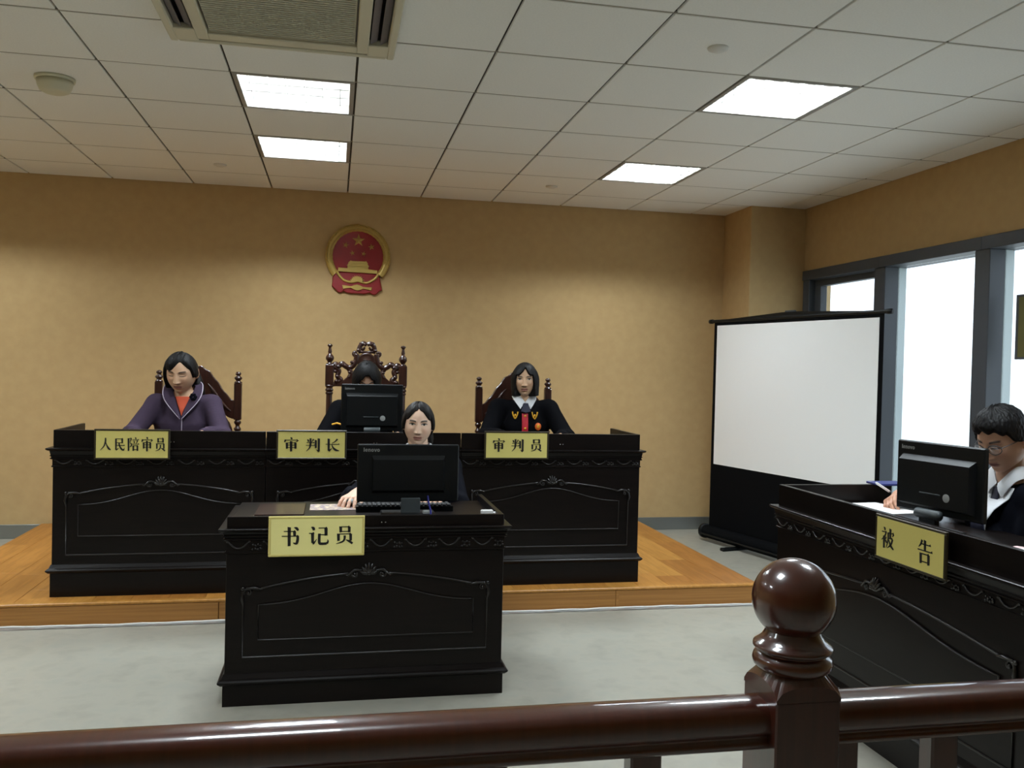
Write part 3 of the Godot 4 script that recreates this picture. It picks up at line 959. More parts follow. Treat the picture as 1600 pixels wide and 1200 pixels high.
func screen() -> void:
	var a := Vector3(5.409, 0, 0.46)
	var b := Vector3(5.846, 0, 2.275)
	var d := (b - a)
	var w := d.length()
	# local x runs along the screen, local z is its front (towards the room)
	var t := thing("projection_screen", "white pull-up projection screen with black borders in the corner", "projection screen", (a + b) / 2, atan2(-d.z, d.x) )
	var hw := w / 2 - 0.055
	var top := 1.82
	put("black_cloth", boxg(Vector3(0, (0.12 + top) / 2, 0), Vector3(hw * 2, top - 0.12, 0.002)), M.screen_black, t)
	put("white_surface", boxg(Vector3(-0.0, 1.222, 0.0016), Vector3(hw * 2 - 0.075, 1.148, 0.002)), M.screen_white, t)
	var c := Geo.new()
	c.tube([Vector3(-w / 2 + 0.02, top + 0.012, 0), Vector3(w / 2 - 0.02, top + 0.012, 0)], 0.014, 10)
	put("top_bar", c, M.plastic_black, t)
	for s in [-1, 1]:
		put("end_cap", Geo.new().tube([Vector3(s * (w / 2 - 0.03), top + 0.012, 0), Vector3(s * (w / 2 + 0.005), top + 0.012, 0)], 0.018, 12), M.plastic_black, t)
		put("case_cap", Geo.new().tube([Vector3(s * (w / 2 - 0.02), 0.075, 0), Vector3(s * (w / 2 + 0.012), 0.075, 0)], 0.062, 16), M.plastic_black, t)
		var f := Geo.new()
		f.box(Vector3(s * (w / 2 - 0.45), 0.012, 0.0), Vector3(0.05, 0.024, 0.36), 0.006)
		put("foot", f, M.plastic_black, t)
		# lifting arms behind the cloth
		put("lifting_arm", Geo.new().tube([Vector3(s * 0.5, 0.12, -0.03), Vector3(s * 0.82, 0.95, -0.035), Vector3(s * 0.06, top + 0.03, -0.025)], 0.011, 8), M.plastic_black, t)
	put("top_brace", Geo.new().prism(PackedVector2Array([Vector2(-w / 2 + 0.1, top + 0.02), Vector2(w / 2 - 0.1, top + 0.02), Vector2(0.08, top + 0.052), Vector2(-0.08, top + 0.052)]), -0.02, 0.0), M.plastic_black, t)
	put("handle", boxg(Vector3(0, top + 0.056, -0.01), Vector3(0.1, 0.014, 0.026), 0.004), M.plastic_grey, t)
	put("roller_case", Geo.new().tube([Vector3(-w / 2, 0.075, 0), Vector3(w / 2, 0.075, 0)], 0.055, 16), M.screen_black, t)
	put("case_lip", boxg(Vector3(0, 0.06, 0.05), Vector3(w - 0.03, 0.012, 0.03), 0.004), M.plastic_black, t)

# ---------------------------------------------------------------- chairs of the judges
func post_turning(y0: float, y1: float) -> Array:
	# turned stretch with three rings
	var p := [Vector2(0.02, y0)]
	var n := 3
	for i in n:
		var a := y0 + (y1 - y0) * (i + 0.1) / n
		var b := y0 + (y1 - y0) * (i + 0.9) / n
		p.append_array([Vector2(0.014, a), Vector2(0.022, lerpf(a, b, 0.3)), Vector2(0.024, lerpf(a, b, 0.5)), Vector2(0.022, lerpf(a, b, 0.7)), Vector2(0.014, b)])
	p.append(Vector2(0.02, y1))
	return p

func side_chair(label: String, at: Vector3, w: float, height: float) -> void:
	var t := thing("carved_chair", label, "chair", at)
	var hw := w / 2
	for s in [-1, 1]:
		var g := Geo.new()
		var x: float = s * hw
		g.box(Vector3(x, 0.22, 0), Vector3(0.044, 0.44, 0.044), 0.004)
		g.lathe(Vector3(x, 0, 0), post_turning(height - 0.46, height - 0.32), 14)
		g.lathe(Vector3(x, 0, 0), [Vector2(0.022, 0.42), Vector2(0.022, height - 0.46)], 14)
		g.box(Vector3(x, height - 0.2, 0), Vector3(0.05, 0.25, 0.044), 0.004)
		g.lathe(Vector3(x, height - 0.075, 0), [Vector2(0.026, 0.0), Vector2(0.026, 0.006), Vector2(0.014, 0.014), Vector2(0.018, 0.02), Vector2(0.026, 0.03), Vector2(0.025, 0.038), Vector2(0.013, 0.047), Vector2(0.012, 0.052), Vector2(0.019, 0.059), Vector2(0.02, 0.066), Vector2(0.013, 0.075), Vector2(0.002, 0.078)], 16)
		put("back_post", g, M.chair_wood, t)
		put("leg", boxg(Vector3(x, 0.22, 0.44), Vector3(0.045, 0.44, 0.045), 0.004), M.chair_wood, t)
		var a := Geo.new()
		a.tube(curve([Vector3(x, 0.66, 0.0), Vector3(x, 0.68, 0.2), Vector3(x, 0.66, 0.4), Vector3(x, 0.44, 0.44)], 6), 0.022, 8)
		put("arm", a, M.chair_wood, t)
		# scroll between post and splat
		var k := Geo.new()
		var q := spiral(Vector3(hw - 0.085, height - 0.36, 0), 0.034, 0.006, -1.4, 4.6, 16)
		var q2 := spiral(Vector3(hw - 0.075, height - 0.5, 0), 0.04, 0.008, 1.4, -4.2, 16)
		var q3 := curve([Vector3(hw - 0.08, height - 0.32, 0), Vector3(hw - 0.04, height - 0.42, 0), Vector3(hw - 0.1, height - 0.53, 0), Vector3(hw - 0.06, height - 0.64, 0)], 6)
		for l in [q, q2, q3]:
			for i in l.size(): l[i].x *= s
			k.tube(l, 0.011, 7)
		put("scroll", k, M.chair_wood, t)
	# crest: arched board with a wavy upper edge
	var p := PackedVector2Array()
	for i in 41:
		var u := i / 40.0 * 2.0 - 1.0
		var y := lerpf(height - 0.195, height + 0.035, pow(0.5 + 0.5 * cos(PI * u), 0.8)) + 0.006 * sin(absf(u) * 26.0) * (1.0 - absf(u) * 0.4)
		p.append(Vector2(u * (hw - 0.02), y))
	for i in 31:
		var u := 1.0 - i / 30.0 * 2.0
		p.append(Vector2(u * (hw - 0.02), lerpf(height - 0.32, height - 0.16, 0.5 + 0.5 * cos(PI * u))))
	put("crest_rail", Geo.new().prism(p, -0.016, 0.016, 0.004), M.chair_wood, t)
	for s in [-1, 1]:
		var e := []
		for i in 13:
			var u := lerpf(0.25, 0.9, i / 12.0)
			e.append(Vector3(s * u * (hw - 0.02), lerpf(height - 0.27, height - 0.05, 0.5 + 0.5 * cos(PI * u)), 0.018))
		put("carved_leaf", Geo.new().tube(e, [0.003, 0.006, 0.009, 0.011, 0.011, 0.009, 0.008, 0.01, 0.011, 0.01, 0.008, 0.006, 0.003], 7), M.chair_wood, t)
	put("splat", Geo.new().prism(PackedVector2Array([Vector2(-0.12, 0.46), Vector2(0.12, 0.46), Vector2(0.1, 0.7), Vector2(0.14, height - 0.26), Vector2(-0.14, height - 0.26), Vector2(-0.1, 0.7)]), -0.012, 0.012, 0.003), M.chair_wood, t)
	put("seat", boxg(Vector3(0, 0.445, 0.225), Vector3(w + 0.03, 0.05, 0.5), 0.012), M.chair_wood, t)

func high_chair(label: String, at: Vector3, w: float) -> void:
	var t := thing("carved_armchair", label, "chair", at)
	var hw := w / 2
	var top := 1.28                     # top of the square blocks above the platform
	for s in [-1, 1]:
		var x: float = s * hw
		var g := Geo.new()
		g.box(Vector3(x, 0.22, 0), Vector3(0.05, 0.44, 0.05), 0.004)
		g.lathe(Vector3(x, 0, 0), [Vector2(0.024, 0.43), Vector2(0.026, 0.6), Vector2(0.022, 0.9), Vector2(0.021, 1.08)], 16)
		g.lathe(Vector3(x, 0, 0), [Vector2(0.018, 1.07), Vector2(0.026, 1.078), Vector2(0.026, 1.088), Vector2(0.02, 1.093), Vector2(0.028, 1.1), Vector2(0.028, 1.11), Vector2(0.02, 1.118), Vector2(0.028, 1.128), Vector2(0.03, 1.14)], 16)
		g.box(Vector3(x, 1.21, 0), Vector3(0.058, 0.145, 0.05), 0.005)
		g.lathe(Vector3(x, top, 0), [Vector2(0.024, 0.0), Vector2(0.024, 0.008), Vector2(0.012, 0.014), Vector2(0.016, 0.02), Vector2(0.027, 0.036), Vector2(0.029, 0.047), Vector2(0.026, 0.06), Vector2(0.014, 0.074), Vector2(0.011, 0.08), Vector2(0.014, 0.088), Vector2(0.012, 0.1), Vector2(0.009, 0.118), Vector2(0.011, 0.124), Vector2(0.017, 0.129), Vector2(0.018, 0.137), Vector2(0.012, 0.143), Vector2(0.002, 0.145)], 18)
		put("back_post", g, M.chair_wood, t)
		put("leg", boxg(Vector3(x, 0.22, 0.46), Vector3(0.05, 0.44, 0.05), 0.004), M.chair_wood, t)
		put("arm", Geo.new().tube(curve([Vector3(x, 0.68, 0.0), Vector3(x, 0.7, 0.22), Vector3(x, 0.67, 0.42), Vector3(x, 0.44, 0.46)], 6), 0.024, 8), M.chair_wood, t)
		# open scrollwork stepping up to the medallion
		var k := Geo.new()
		var lines := [
			curve([Vector3(0.235, 1.265, 0), Vector3(0.215, 1.285, 0), Vector3(0.195, 1.27, 0), Vector3(0.17, 1.29, 0), Vector3(0.15, 1.275, 0), Vector3(0.12, 1.262, 0), Vector3(0.09, 1.28, 0), Vector3(0.072, 1.32, 0), Vector3(0.07, 1.36, 0)], 5),
			spiral(Vector3(0.08, 1.362, 0), 0.018, 0.005, -2.6, 3.6, 14),
			curve([Vector3(0.225, 1.27, 0), Vector3(0.19, 1.24, 0), Vector3(0.2, 1.2, 0), Vector3(0.175, 1.175, 0), Vector3(0.21, 1.15, 0)], 5),
			curve([Vector3(0.055, 1.375, 0), Vector3(0.05, 1.41, 0), Vector3(0.028, 1.435, 0), Vector3(0.0, 1.425, 0)], 5),
			spiral(Vector3(0.028, 1.405, 0), 0.02, 0.005, 1.6, -3.6, 14),
			curve([Vector3(0.06, 1.37, 0), Vector3(0.035, 1.375, 0), Vector3(0.0, 1.37, 0)], 5),
			curve([Vector3(0.13, 1.262, 0), Vector3(0.105, 1.225, 0), Vector3(0.12, 1.19, 0)], 5),
		]
		for li in lines.size():
			var l: Array = lines[li]
			for i in l.size(): l[i].x *= s
			k.tube(l, [0.019, 0.011, 0.017, 0.016, 0.011, 0.01, 0.017][li], 8)
		k.ball(Vector3(s * 0.235, 1.262, 0), Vector3(0.02, 0.02, 0.02), 10, 7)
		k.ball(Vector3(s * 0.17, 1.29, 0), Vector3(0.017, 0.015, 0.017), 10, 7)
		k.ball(Vector3(s * 0.04, 1.432, 0), Vector3(0.016, 0.013, 0.016), 10, 7)
		for q in [[0.195, 1.268, 0.018], [0.215, 1.235, 0.016], [0.2, 1.2, 0.016], [0.205, 1.165, 0.018], [0.15, 1.278, 0.014], [0.1, 1.3, 0.016], [0.058, 1.385, 0.015], [0.018, 1.428, 0.014], [0.115, 1.23, 0.015]]:
			k.ball(Vector3(s * q[0], q[1], 0.006), Vector3(q[2], q[2] * 0.8, q[2]), 10, 7)
		put("scrollwork", k, M.chair_wood, t)
	# solid lower crest with rising shoulders
	put("crest_board", Geo.new().prism(PackedVector2Array([Vector2(-hw + 0.02, 1.13), Vector2(hw - 0.02, 1.13), Vector2(hw - 0.02, 1.16), Vector2(0.17, 1.165), Vector2(0.1, 1.225), Vector2(0.06, 1.25), Vector2(-0.06, 1.25), Vector2(-0.1, 1.225), Vector2(-0.17, 1.165), Vector2(-hw + 0.02, 1.16)]), -0.014, 0.014, 0.003), M.chair_wood, t)
	var g := Geo.new()
	g.xf = Transform3D(Basis(Vector3.RIGHT, PI / 2), Vector3(0, 1.305, -0.006))
	g.lathe(Vector3.ZERO, [Vector2(0.062, -0.012), Vector2(0.066, 0.0), Vector2(0.064, 0.016), Vector2(0.056, 0.022), Vector2(0.05, 0.016), Vector2(0.03, 0.02), Vector2(0.0, 0.024)], 24)
	put("medallion", g, M.chair_wood, t)
	put("medallion_carving", boxg(Vector3(0, 1.318, 0.018), Vector3(0.056, 0.008, 0.01), 0.003).box(Vector3(0, 1.298, 0.018), Vector3(0.07, 0.008, 0.01), 0.003), M.chair_wood, t)
	put("back_panel", boxg(Vector3(0, 0.8, -0.004), Vector3(w * 0.5, 0.68, 0.022), 0.006), M.chair_wood, t)
	put("seat", boxg(Vector3(0, 0.445, 0.235), Vector3(w + 0.03, 0.05, 0.52), 0.012), M.chair_wood, t)

func office_chair(label: String, at: Vector3, turn: float, seat: float) -> void:
	var t := thing("office_chair", label, "chair", at, turn)
	put("seat", boxg(Vector3(0, seat - 0.03, 0), Vector3(0.46, 0.06, 0.44), 0.02), M.plastic_black, t)
	put("backrest", boxg(Vector3(0, seat + 0.21, -0.22), Vector3(0.4, 0.28, 0.04), 0.015), M.plastic_black, t)
	put("back_stem", Geo.new().tube([Vector3(0, seat - 0.04, -0.1), Vector3(0, seat - 0.03, -0.245), Vector3(0, seat + 0.2, -0.25)], 0.014, 8), M.plastic_black, t)
	put("column", Geo.new().lathe(Vector3.ZERO, [Vector2(0.03, 0.06), Vector2(0.026, seat - 0.06)], 14), M.plastic_grey, t)
	for k in 5:
		var a := TAU * k / 5 + 0.3
		put("leg", Geo.new().tube([Vector3(0, 0.075, 0), Vector3(cos(a) * 0.24, 0.05, sin(a) * 0.24), Vector3(cos(a) * 0.27, 0.012, sin(a) * 0.27)], [0.024, 0.018, 0.012], 8), M.plastic_black, t)

# ---------------------------------------------------------------- railing in front of the camera
func railing() -> void:
	var t := thing("railing_post", "dark red-brown railing newel post with a large ball finial", "post", Vector3(3.137, 0, 5.94))
	var b := Geo.new()
	var hw := 0.061
	b.box(Vector3(0, 0.425, 0), Vector3(hw * 2, 0.85, hw * 2), 0.003)
	put("shaft", b, M.rail_wood, t)
	# arched cap: each face rises to a rounded top
	var g := Geo.new()
	var n := 12
	var ring := []
	for side in 4:
		for i in n:
			var u := (float(i) / n) * 2.0 - 1.0
			var p := Vector3(u * hw, 0, hw)
			p = p.rotated(Vector3.UP, side * PI / 2)
			ring.append([p, 0.852 + 0.022 * sqrt(maxf(0.0, 1.0 - u * u))])
	var rows := []
	for st in 3:
		var row := []
		for r in ring:
			var p: Vector3 = r[0]
			if st == 0: row.append(g.pt(Vector3(p.x, 0.846, p.z)))
			elif st == 1: row.append(g.pt(Vector3(p.x, r[1], p.z)))
			else:
				var q := Vector3(p.x, 0, p.z).normalized() * 0.05
				row.append(g.pt(Vector3(q.x, 0.895, q.z)))
		rows.append(row)
	var m := ring.size()
	for st in 2:
		for i in m:
			var j := (i + 1) % m
			g.fquad(g.v[rows[st][i]], g.v[rows[st][j]], g.v[rows[st + 1][j]], g.v[rows[st + 1][i]])
	put("arched_cap", g, M.rail_wood, t)
	var pr := [Vector2(0.05, 0.884), Vector2(0.062, 0.888), Vector2(0.0685, 0.895), Vector2(0.07, 0.903), Vector2(0.0675, 0.911), Vector2(0.06, 0.917), Vector2(0.058, 0.919), Vector2(0.066, 0.922), Vector2(0.0695, 0.926), Vector2(0.0685, 0.931), Vector2(0.06, 0.937), Vector2(0.054, 0.943), Vector2(0.05, 0.95), Vector2(0.047, 0.957), Vector2(0.045, 0.96)]
	put("turned_rings", Geo.new().lathe(Vector3.ZERO, pr, 40), M.rail_wood, t)
	put("ball_finial", Geo.new().ball(Vector3(0, 1.011, 0), Vector3(0.0735, 0.0725, 0.0735), 48, 32), M.rail_wood, t)
	# flat-topped handrail with rounded shoulders and a lip below
	var half := [Vector2(0.03, 0.757), Vector2(0.036, 0.76), Vector2(0.0385, 0.766), Vector2(0.037, 0.772), Vector2(0.032, 0.776), Vector2(0.033, 0.781), Vector2(0.04, 0.786), Vector2(0.043, 0.794), Vector2(0.0435, 0.806), Vector2(0.042, 0.818), Vector2(0.0375, 0.827), Vector2(0.031, 0.833), Vector2(0.022, 0.8365), Vector2(0.008, 0.8385)]
	var prof := half.duplicate()
	for i in half.size(): prof.append(Vector2(-half[half.size() - 1 - i].x, half[half.size() - 1 - i].y))
	var spans := [[-0.8, 3.078, "long dark red-brown handrail running left from the ball-topped post"], [3.196, 5.0, "dark red-brown handrail running right from the ball-topped post"]]
	for s in spans:
		var r := thing("handrail", s[2], "railing", Vector3((s[0] + s[1]) / 2, 0, 5.94), 0.0, "railing in front of the desks")
		var hl: float = (s[1] - s[0]) / 2
		var q := Geo.new()
		var a := []
		var z := []
		for p in prof:
			a.append(q.pt(Vector3(-hl, p.y, p.x)))
			z.append(q.pt(Vector3(hl, p.y, p.x)))
		for i in prof.size():
			var j: int = (i + 1) % prof.size()
			q.quad(a[i], z[i], z[j], a[j])
		put("rail", q, M.rail_wood, r)
		put("lower_rail", boxg(Vector3(0, 0.12, 0), Vector3(hl * 2, 0.06, 0.05), 0.006), M.rail_wood, r)
		var xs := []
		if s[1] < 4.0: 
			for k in 14: xs.append(2.86 - 0.27 * k)
		else:
			xs = [3.235, 3.44, 3.71, 3.98, 4.25, 4.52, 4.79]
		for x in xs:
			put("baluster", boxg(Vector3(x - (s[0] + s[1]) / 2, 0.455, 0), Vector3(0.056, 0.61, 0.04), 0.004), M.rail_wood, r)

# ---------------------------------------------------------------- emblem on the back wall
func star(g: Geo, c: Vector2, r: float, turn: float, z0: float, z1: float) -> void:
	for i in 10:
		var a := turn + PI / 2 + TAU * i / 10
		var b := turn + PI / 2 + TAU * (i + 1) / 10
		var ra := r if i % 2 == 0 else r * 0.4
		var rb := r * 0.4 if i % 2 == 0 else r
		var p := Vector3(c.x + cos(a) * ra, c.y + sin(a) * ra, z0)
		var q := Vector3(c.x + cos(b) * rb, c.y + sin(b) * rb, z0)
		g.ftri(Vector3(c.x, c.y, z1), p, q)
		g.ftri(Vector3(c.x, c.y, z0), q, p)

func emblem() -> void:
	var t := thing("wall_emblem", "round red and gold state emblem hung on the tan back wall", "emblem", Vector3(2.494, 2.292, 0.0))
	var k := 0.000602
	var P := func(a: Array) -> PackedVector2Array:
		var r := PackedVector2Array()
		for i in range(0, a.size(), 2): r.append(Vector2((a[i] - 687) * k, -(a[i + 1] - 600) * k))
		return r
	var disc := Geo.new()
	disc.xf = Transform3D(Basis(Vector3.RIGHT, PI / 2), Vector3(0, 0, 0))
	disc.lathe(Vector3.ZERO, [Vector2(0.215, 0.002), Vector2(0.212, 0.022), Vector2(0.0, 0.03)], 48)
	put("red_disc", disc, M.emblem_red, t)
	# wreath of ears, open at the foot
	var w := Geo.new()
	var a0 := deg_to_rad(-90 + 50)
	var n := 72
	var rows := []
	for i in n + 1:
		var a := a0 + deg_to_rad(260) * i / n
		var row := []
		for q in [[0.203, 0.006], [0.205, 0.03], [0.234, 0.044], [0.262, 0.03], [0.265, 0.006]]:
			var rr: float = q[0] + (0.0018 * sin(i * 2.1) if q[1] > 0.02 else 0.0)
			row.append(w.pt(Vector3(cos(a) * rr, sin(a) * rr, q[1] + (0.002 * sin(i * 2.1 + q[0] * 60.0) if q[1] > 0.02 else 0.0))))
		rows.append(row)
	for i in n:
		for j in 4: w.quad(rows[i][j], rows[i][j + 1], rows[i + 1][j + 1], rows[i + 1][j])
		w.quad(rows[i][4], rows[i][0], rows[i + 1][0], rows[i + 1][4])
	put("wheat_wreath", w, M.gold_leaf, t)
	for s in [-1, 1]:
		var e := Geo.new()
		for i in 15:
			var a: float = PI / 2 + s * (0.1 + 0.125 * i)
			for q in [-1, 1]:
				var c: Vector3 = Vector3(cos(a), sin(a), 0) * (0.234 + q * 0.012)
				e.tube([c + Vector3(0, 0, 0.036), c + Vector3(cos(a + s * 0.06), sin(a + s * 0.06), 0) * 0.012 * q * 0.5 + Vector3(-sin(a), cos(a), 0) * -s * 0.024 + Vector3(0, 0, 0.046)], [0.003, 0.006], 5)
		put("wheat_grains", e, M.gold_leaf, t)
	var big := Geo.new()
	star(big, Vector2(690 - 687, 600 - 385) * k, 92 * k, 0.0, 0.026, 0.042)
	put("star", big, M.gold_leaf, t)
	for s in [[520, 455, -0.2], [865, 465, 0.2], [612, 560, 0.25], [760, 565, -0.25]]:
		var g := Geo.new()
		star(g, Vector2(s[0] - 687, 600 - s[1]) * k, 46 * k, s[2], 0.026, 0.036)
		put("star", g, M.gold_leaf, t)
	var gate := Geo.new()
	gate.prism(P.call([420, 818, 425, 762, 545, 768, 548, 735, 535, 735, 560, 700, 556, 690, 590, 660, 600, 668, 785, 668, 795, 660, 822, 695, 815, 702, 840, 738, 828, 738, 828, 772, 950, 782, 952, 830]), 0.02, 0.04, 0.003)
	for y in [705, 738]:
		gate.box(Vector3(0, -(y - 600) * k, 0.041), Vector3((205 if y == 705 else 250) * k, 0.006, 0.006), 0.002)
	put("gate_tower", gate, M.gold_leaf, t)
	put("red_drapery", Geo.new().prism(P.call([395, 820, 960, 835, 985, 870, 1000, 960, 1020, 1050, 985, 1062, 965, 1090, 930, 1116, 885, 1112, 850, 1090, 780, 1112, 690, 1106, 600, 1108, 540, 1100, 500, 1076, 470, 1102, 430, 1098, 400, 1066, 345, 1020, 352, 900]), 0.004, 0.03, 0.006), M.emblem_red, t)
	var r := Geo.new()
	var pts := []
	for q in [[405, 812], [440, 870], [500, 930], [570, 952], [640, 950], [687, 935], [740, 950], [810, 958], [880, 925], [935, 880], [965, 830]]:
		pts.append(Vector3((q[0] - 687) * k, -(q[1] - 600) * k, 0.034))
	r.tube(curve(pts, 4), 0.011, 8)
	put("gold_ribbon", r, M.gold_leaf, t)
	var gear := PackedVector2Array()
	for i in 41:
		var a := PI * i / 40.0
		var rr := (96 if (i / 2) % 2 == 0 else 78) * k
		gear.append(Vector2(-7 * k + cos(a) * rr, -(945 - 600) * k + sin(a) * rr * 0.85))
	put("gear", Geo.new().prism(gear, 0.02, 0.046, 0.002), M.gold_leaf, t)
	put("gold_knot", Geo.new().prism(P.call([480, 998, 540, 1005, 600, 1012, 640, 995, 680, 985, 720, 995, 760, 1014, 820, 1018, 884, 1014, 874, 1062, 820, 1052, 760, 1042, 720, 1062, 680, 1070, 640, 1058, 600, 1036, 545, 1042, 494, 1054]), 0.026, 0.042, 0.003), M.gold_leaf, t)

# ---------------------------------------------------------------- people
# Everything is built in the person's own frame: origin on the floor under the seat, facing +z, y up.
func gs(x: float, w: float) -> float:
	return exp(-(x / w) * (x / w))

func skull(ph: float, la: float) -> Vector3:
	var cl := cos(la)
	var sl := sin(la)
	var low := smoothstep(0.15, -0.5, sl)
	var p := Vector3(sin(ph) * 0.078 * pow(cl, lerpf(0.95, 0.72, low)), sl * 0.114, cos(ph))
	p.z *= (0.09 * pow(cl, lerpf(0.85, 0.5, low))) if p.z > 0.0 else 0.1 * pow(cl, 0.9)
	var t := clampf((-p.y - 0.01) / 0.104, 0.0, 1.0)
	p.x *= 1.0 - 0.33 * t * t
	if p.z < 0.0: p.z *= 1.0 - 0.5 * t
	return p

# eyes: 1 open, 0 looking down
func head(g: Geo, xf: Transform3D, skin: Color, lip: Color, brow: Color, eyes: float, male := false) -> void:
	var keep := g.xf
	g.xf = xf
	var nl := 144
	var nr := 168
	var rows := []
	var dark := Color(0.012, 0.008, 0.007)
	for r in nr + 1:
		var la := -PI / 2 + PI * r / nr
		var row := PackedInt32Array()
		for s in nl:
			var u := (s + 0.5) / nl * 2.0 - 1.0
			var ph := PI * signf(u) * pow(absf(u), 1.6)
			var p := skull(ph, la)
			var col := skin
			var f := smoothstep(0.1, 0.45, cos(ph)) * smoothstep(0.0, 0.03, cos(la))
			if f > 0.0:
				var x := absf(p.x)
				var y := p.y
				var z := 0.0
				# nose
				var k := clampf((0.022 - y) / 0.054, 0.0, 1.0)
				var nose := (0.003 + 0.0185 * pow(k, 1.35)) * smoothstep(-0.044, -0.034, y) * smoothstep(0.034, 0.014, y)
				z += nose * gs(x, 0.0068 + 0.0062 * k)
				z += 0.006 * gs(x - 0.0125, 0.006) * gs(y + 0.034, 0.007)
				# brow, sockets, cheeks
				z -= 0.008 * gs(x - 0.031, 0.016) * gs(y - 0.009, 0.012)
				z += 0.0035 * gs(x - 0.03, 0.02) * gs(y - 0.029, 0.007) * (1.5 if male else 1.0)
				z += 0.0035 * gs(x - 0.031, 0.0125) * gs(y - 0.007, 0.008)
				z += 0.004 * gs(x - 0.042, 0.018) * gs(y + 0.022, 0.02)
				# mouth and chin
				var up := gs(x, 0.019) * gs(y + 0.0585, 0.005)
				var dn := gs(x, 0.016) * gs(y + 0.07, 0.006)
				z += 0.0048 * up + 0.0055 * dn - 0.0035 * gs(x, 0.024) * gs(y + 0.0642, 0.0022)
				z -= 0.003 * gs(x, 0.02) * gs(y + 0.082, 0.006)
				z += 0.009 * gs(x, 0.022) * gs(y + 0.1, 0.016)
				p.z += z * f
				# colours of the features
				col = col.lerp(Color(skin.r * 1.05, skin.g * 0.86, skin.b * 0.84), 0.5 * gs(x - 0.04, 0.016) * gs(y + 0.024, 0.018))
				var lm := clampf((1.0 - pow(x / 0.024, 2.0)) * 2.2, 0.0, 1.0) * smoothstep(0.0118, 0.0082, absf(y + 0.0642 + 0.0012 - 0.002 * x / 0.02))
				col = col.lerp(lip, lm * 0.9)
				col = col.lerp(Color(lip.r * 0.35, lip.g * 0.3, lip.b * 0.3), gs(y + 0.0642, 0.0016) * smoothstep(0.026, 0.021, x))
				col = col.lerp(Color(skin.r * 0.3, skin.g * 0.2, skin.b * 0.2), 0.8 * gs(x - 0.0075, 0.003) * gs(y + 0.0415, 0.0022))
				var bw := (x - 0.031) / 0.0185
				var by := 0.0285 + 0.003 * (1.0 - bw * bw) + 0.0015 * bw
				col = col.lerp(brow, smoothstep(1.05, 0.8, absf(bw)) * smoothstep(0.0052, 0.003, absf(y - by)) * 0.95)
				var ex := (x - 0.0325) / 0.016
				if absf(ex) < 1.15:
					if eyes > 0.5:
						var tp := 0.0115 + 0.0056 * (1.0 - ex * ex)
						var bt := 0.0105 - 0.0042 * (1.0 - ex * ex)
						if y < tp and y > bt and absf(ex) < 1.0:
							col = Color(0.62, 0.57, 0.53)
							if Vector2(x - 0.0325, y - 0.0116).length() < 0.0064: col = dark
						col = col.lerp(dark, smoothstep(0.003, 0.0014, absf(y - tp)) * smoothstep(1.15, 0.95, absf(ex)))
					else:
						var ly := 0.0065 - 0.0025 * (1.0 - ex * ex)
						col = col.lerp(dark, 0.9 * smoothstep(0.0034, 0.0016, absf(y - ly)) * smoothstep(1.1, 0.9, absf(ex)))
						col = col.lerp(Color(skin.r * 0.66, skin.g * 0.56, skin.b * 0.52), 0.55 * smoothstep(0.0015, 0.0006, absf(y - 0.0165 - 0.002 * (1.0 - ex * ex))) * smoothstep(1.1, 0.9, absf(ex)))
			g.col = col
			row.append(g.pt(p))
		rows.append(row)
	for r in nr:
		for s in nl:
			var t: int = (s + 1) % nl
			g.quad(rows[r][s], rows[r][t], rows[r + 1][t], rows[r + 1][s])
	# ears
	g.col = Color(skin.r, skin.g * 0.9, skin.b * 0.88)
	for sd in [-1, 1]:
		var e := []
		for i in 15:
			var a := lerpf(-2.2, 3.0, i / 14.0)
			e.append(Vector3(sd * (0.08 + 0.006 * cos(a)), 0.0 + 0.027 * sin(a) + (0.004 if sin(a) > 0.0 else -0.002), -0.012 - 0.014 * cos(a + 0.2)))
		g.tube(e, 0.0045, 6)
		g.ball(Vector3(sd * 0.079, -0.002, -0.012), Vector3(0.006, 0.024, 0.011), 10, 8)
		g.ball(Vector3(sd * 0.08, -0.027, -0.006), Vector3(0.005, 0.007, 0.006), 8, 6)
	g.xf = keep

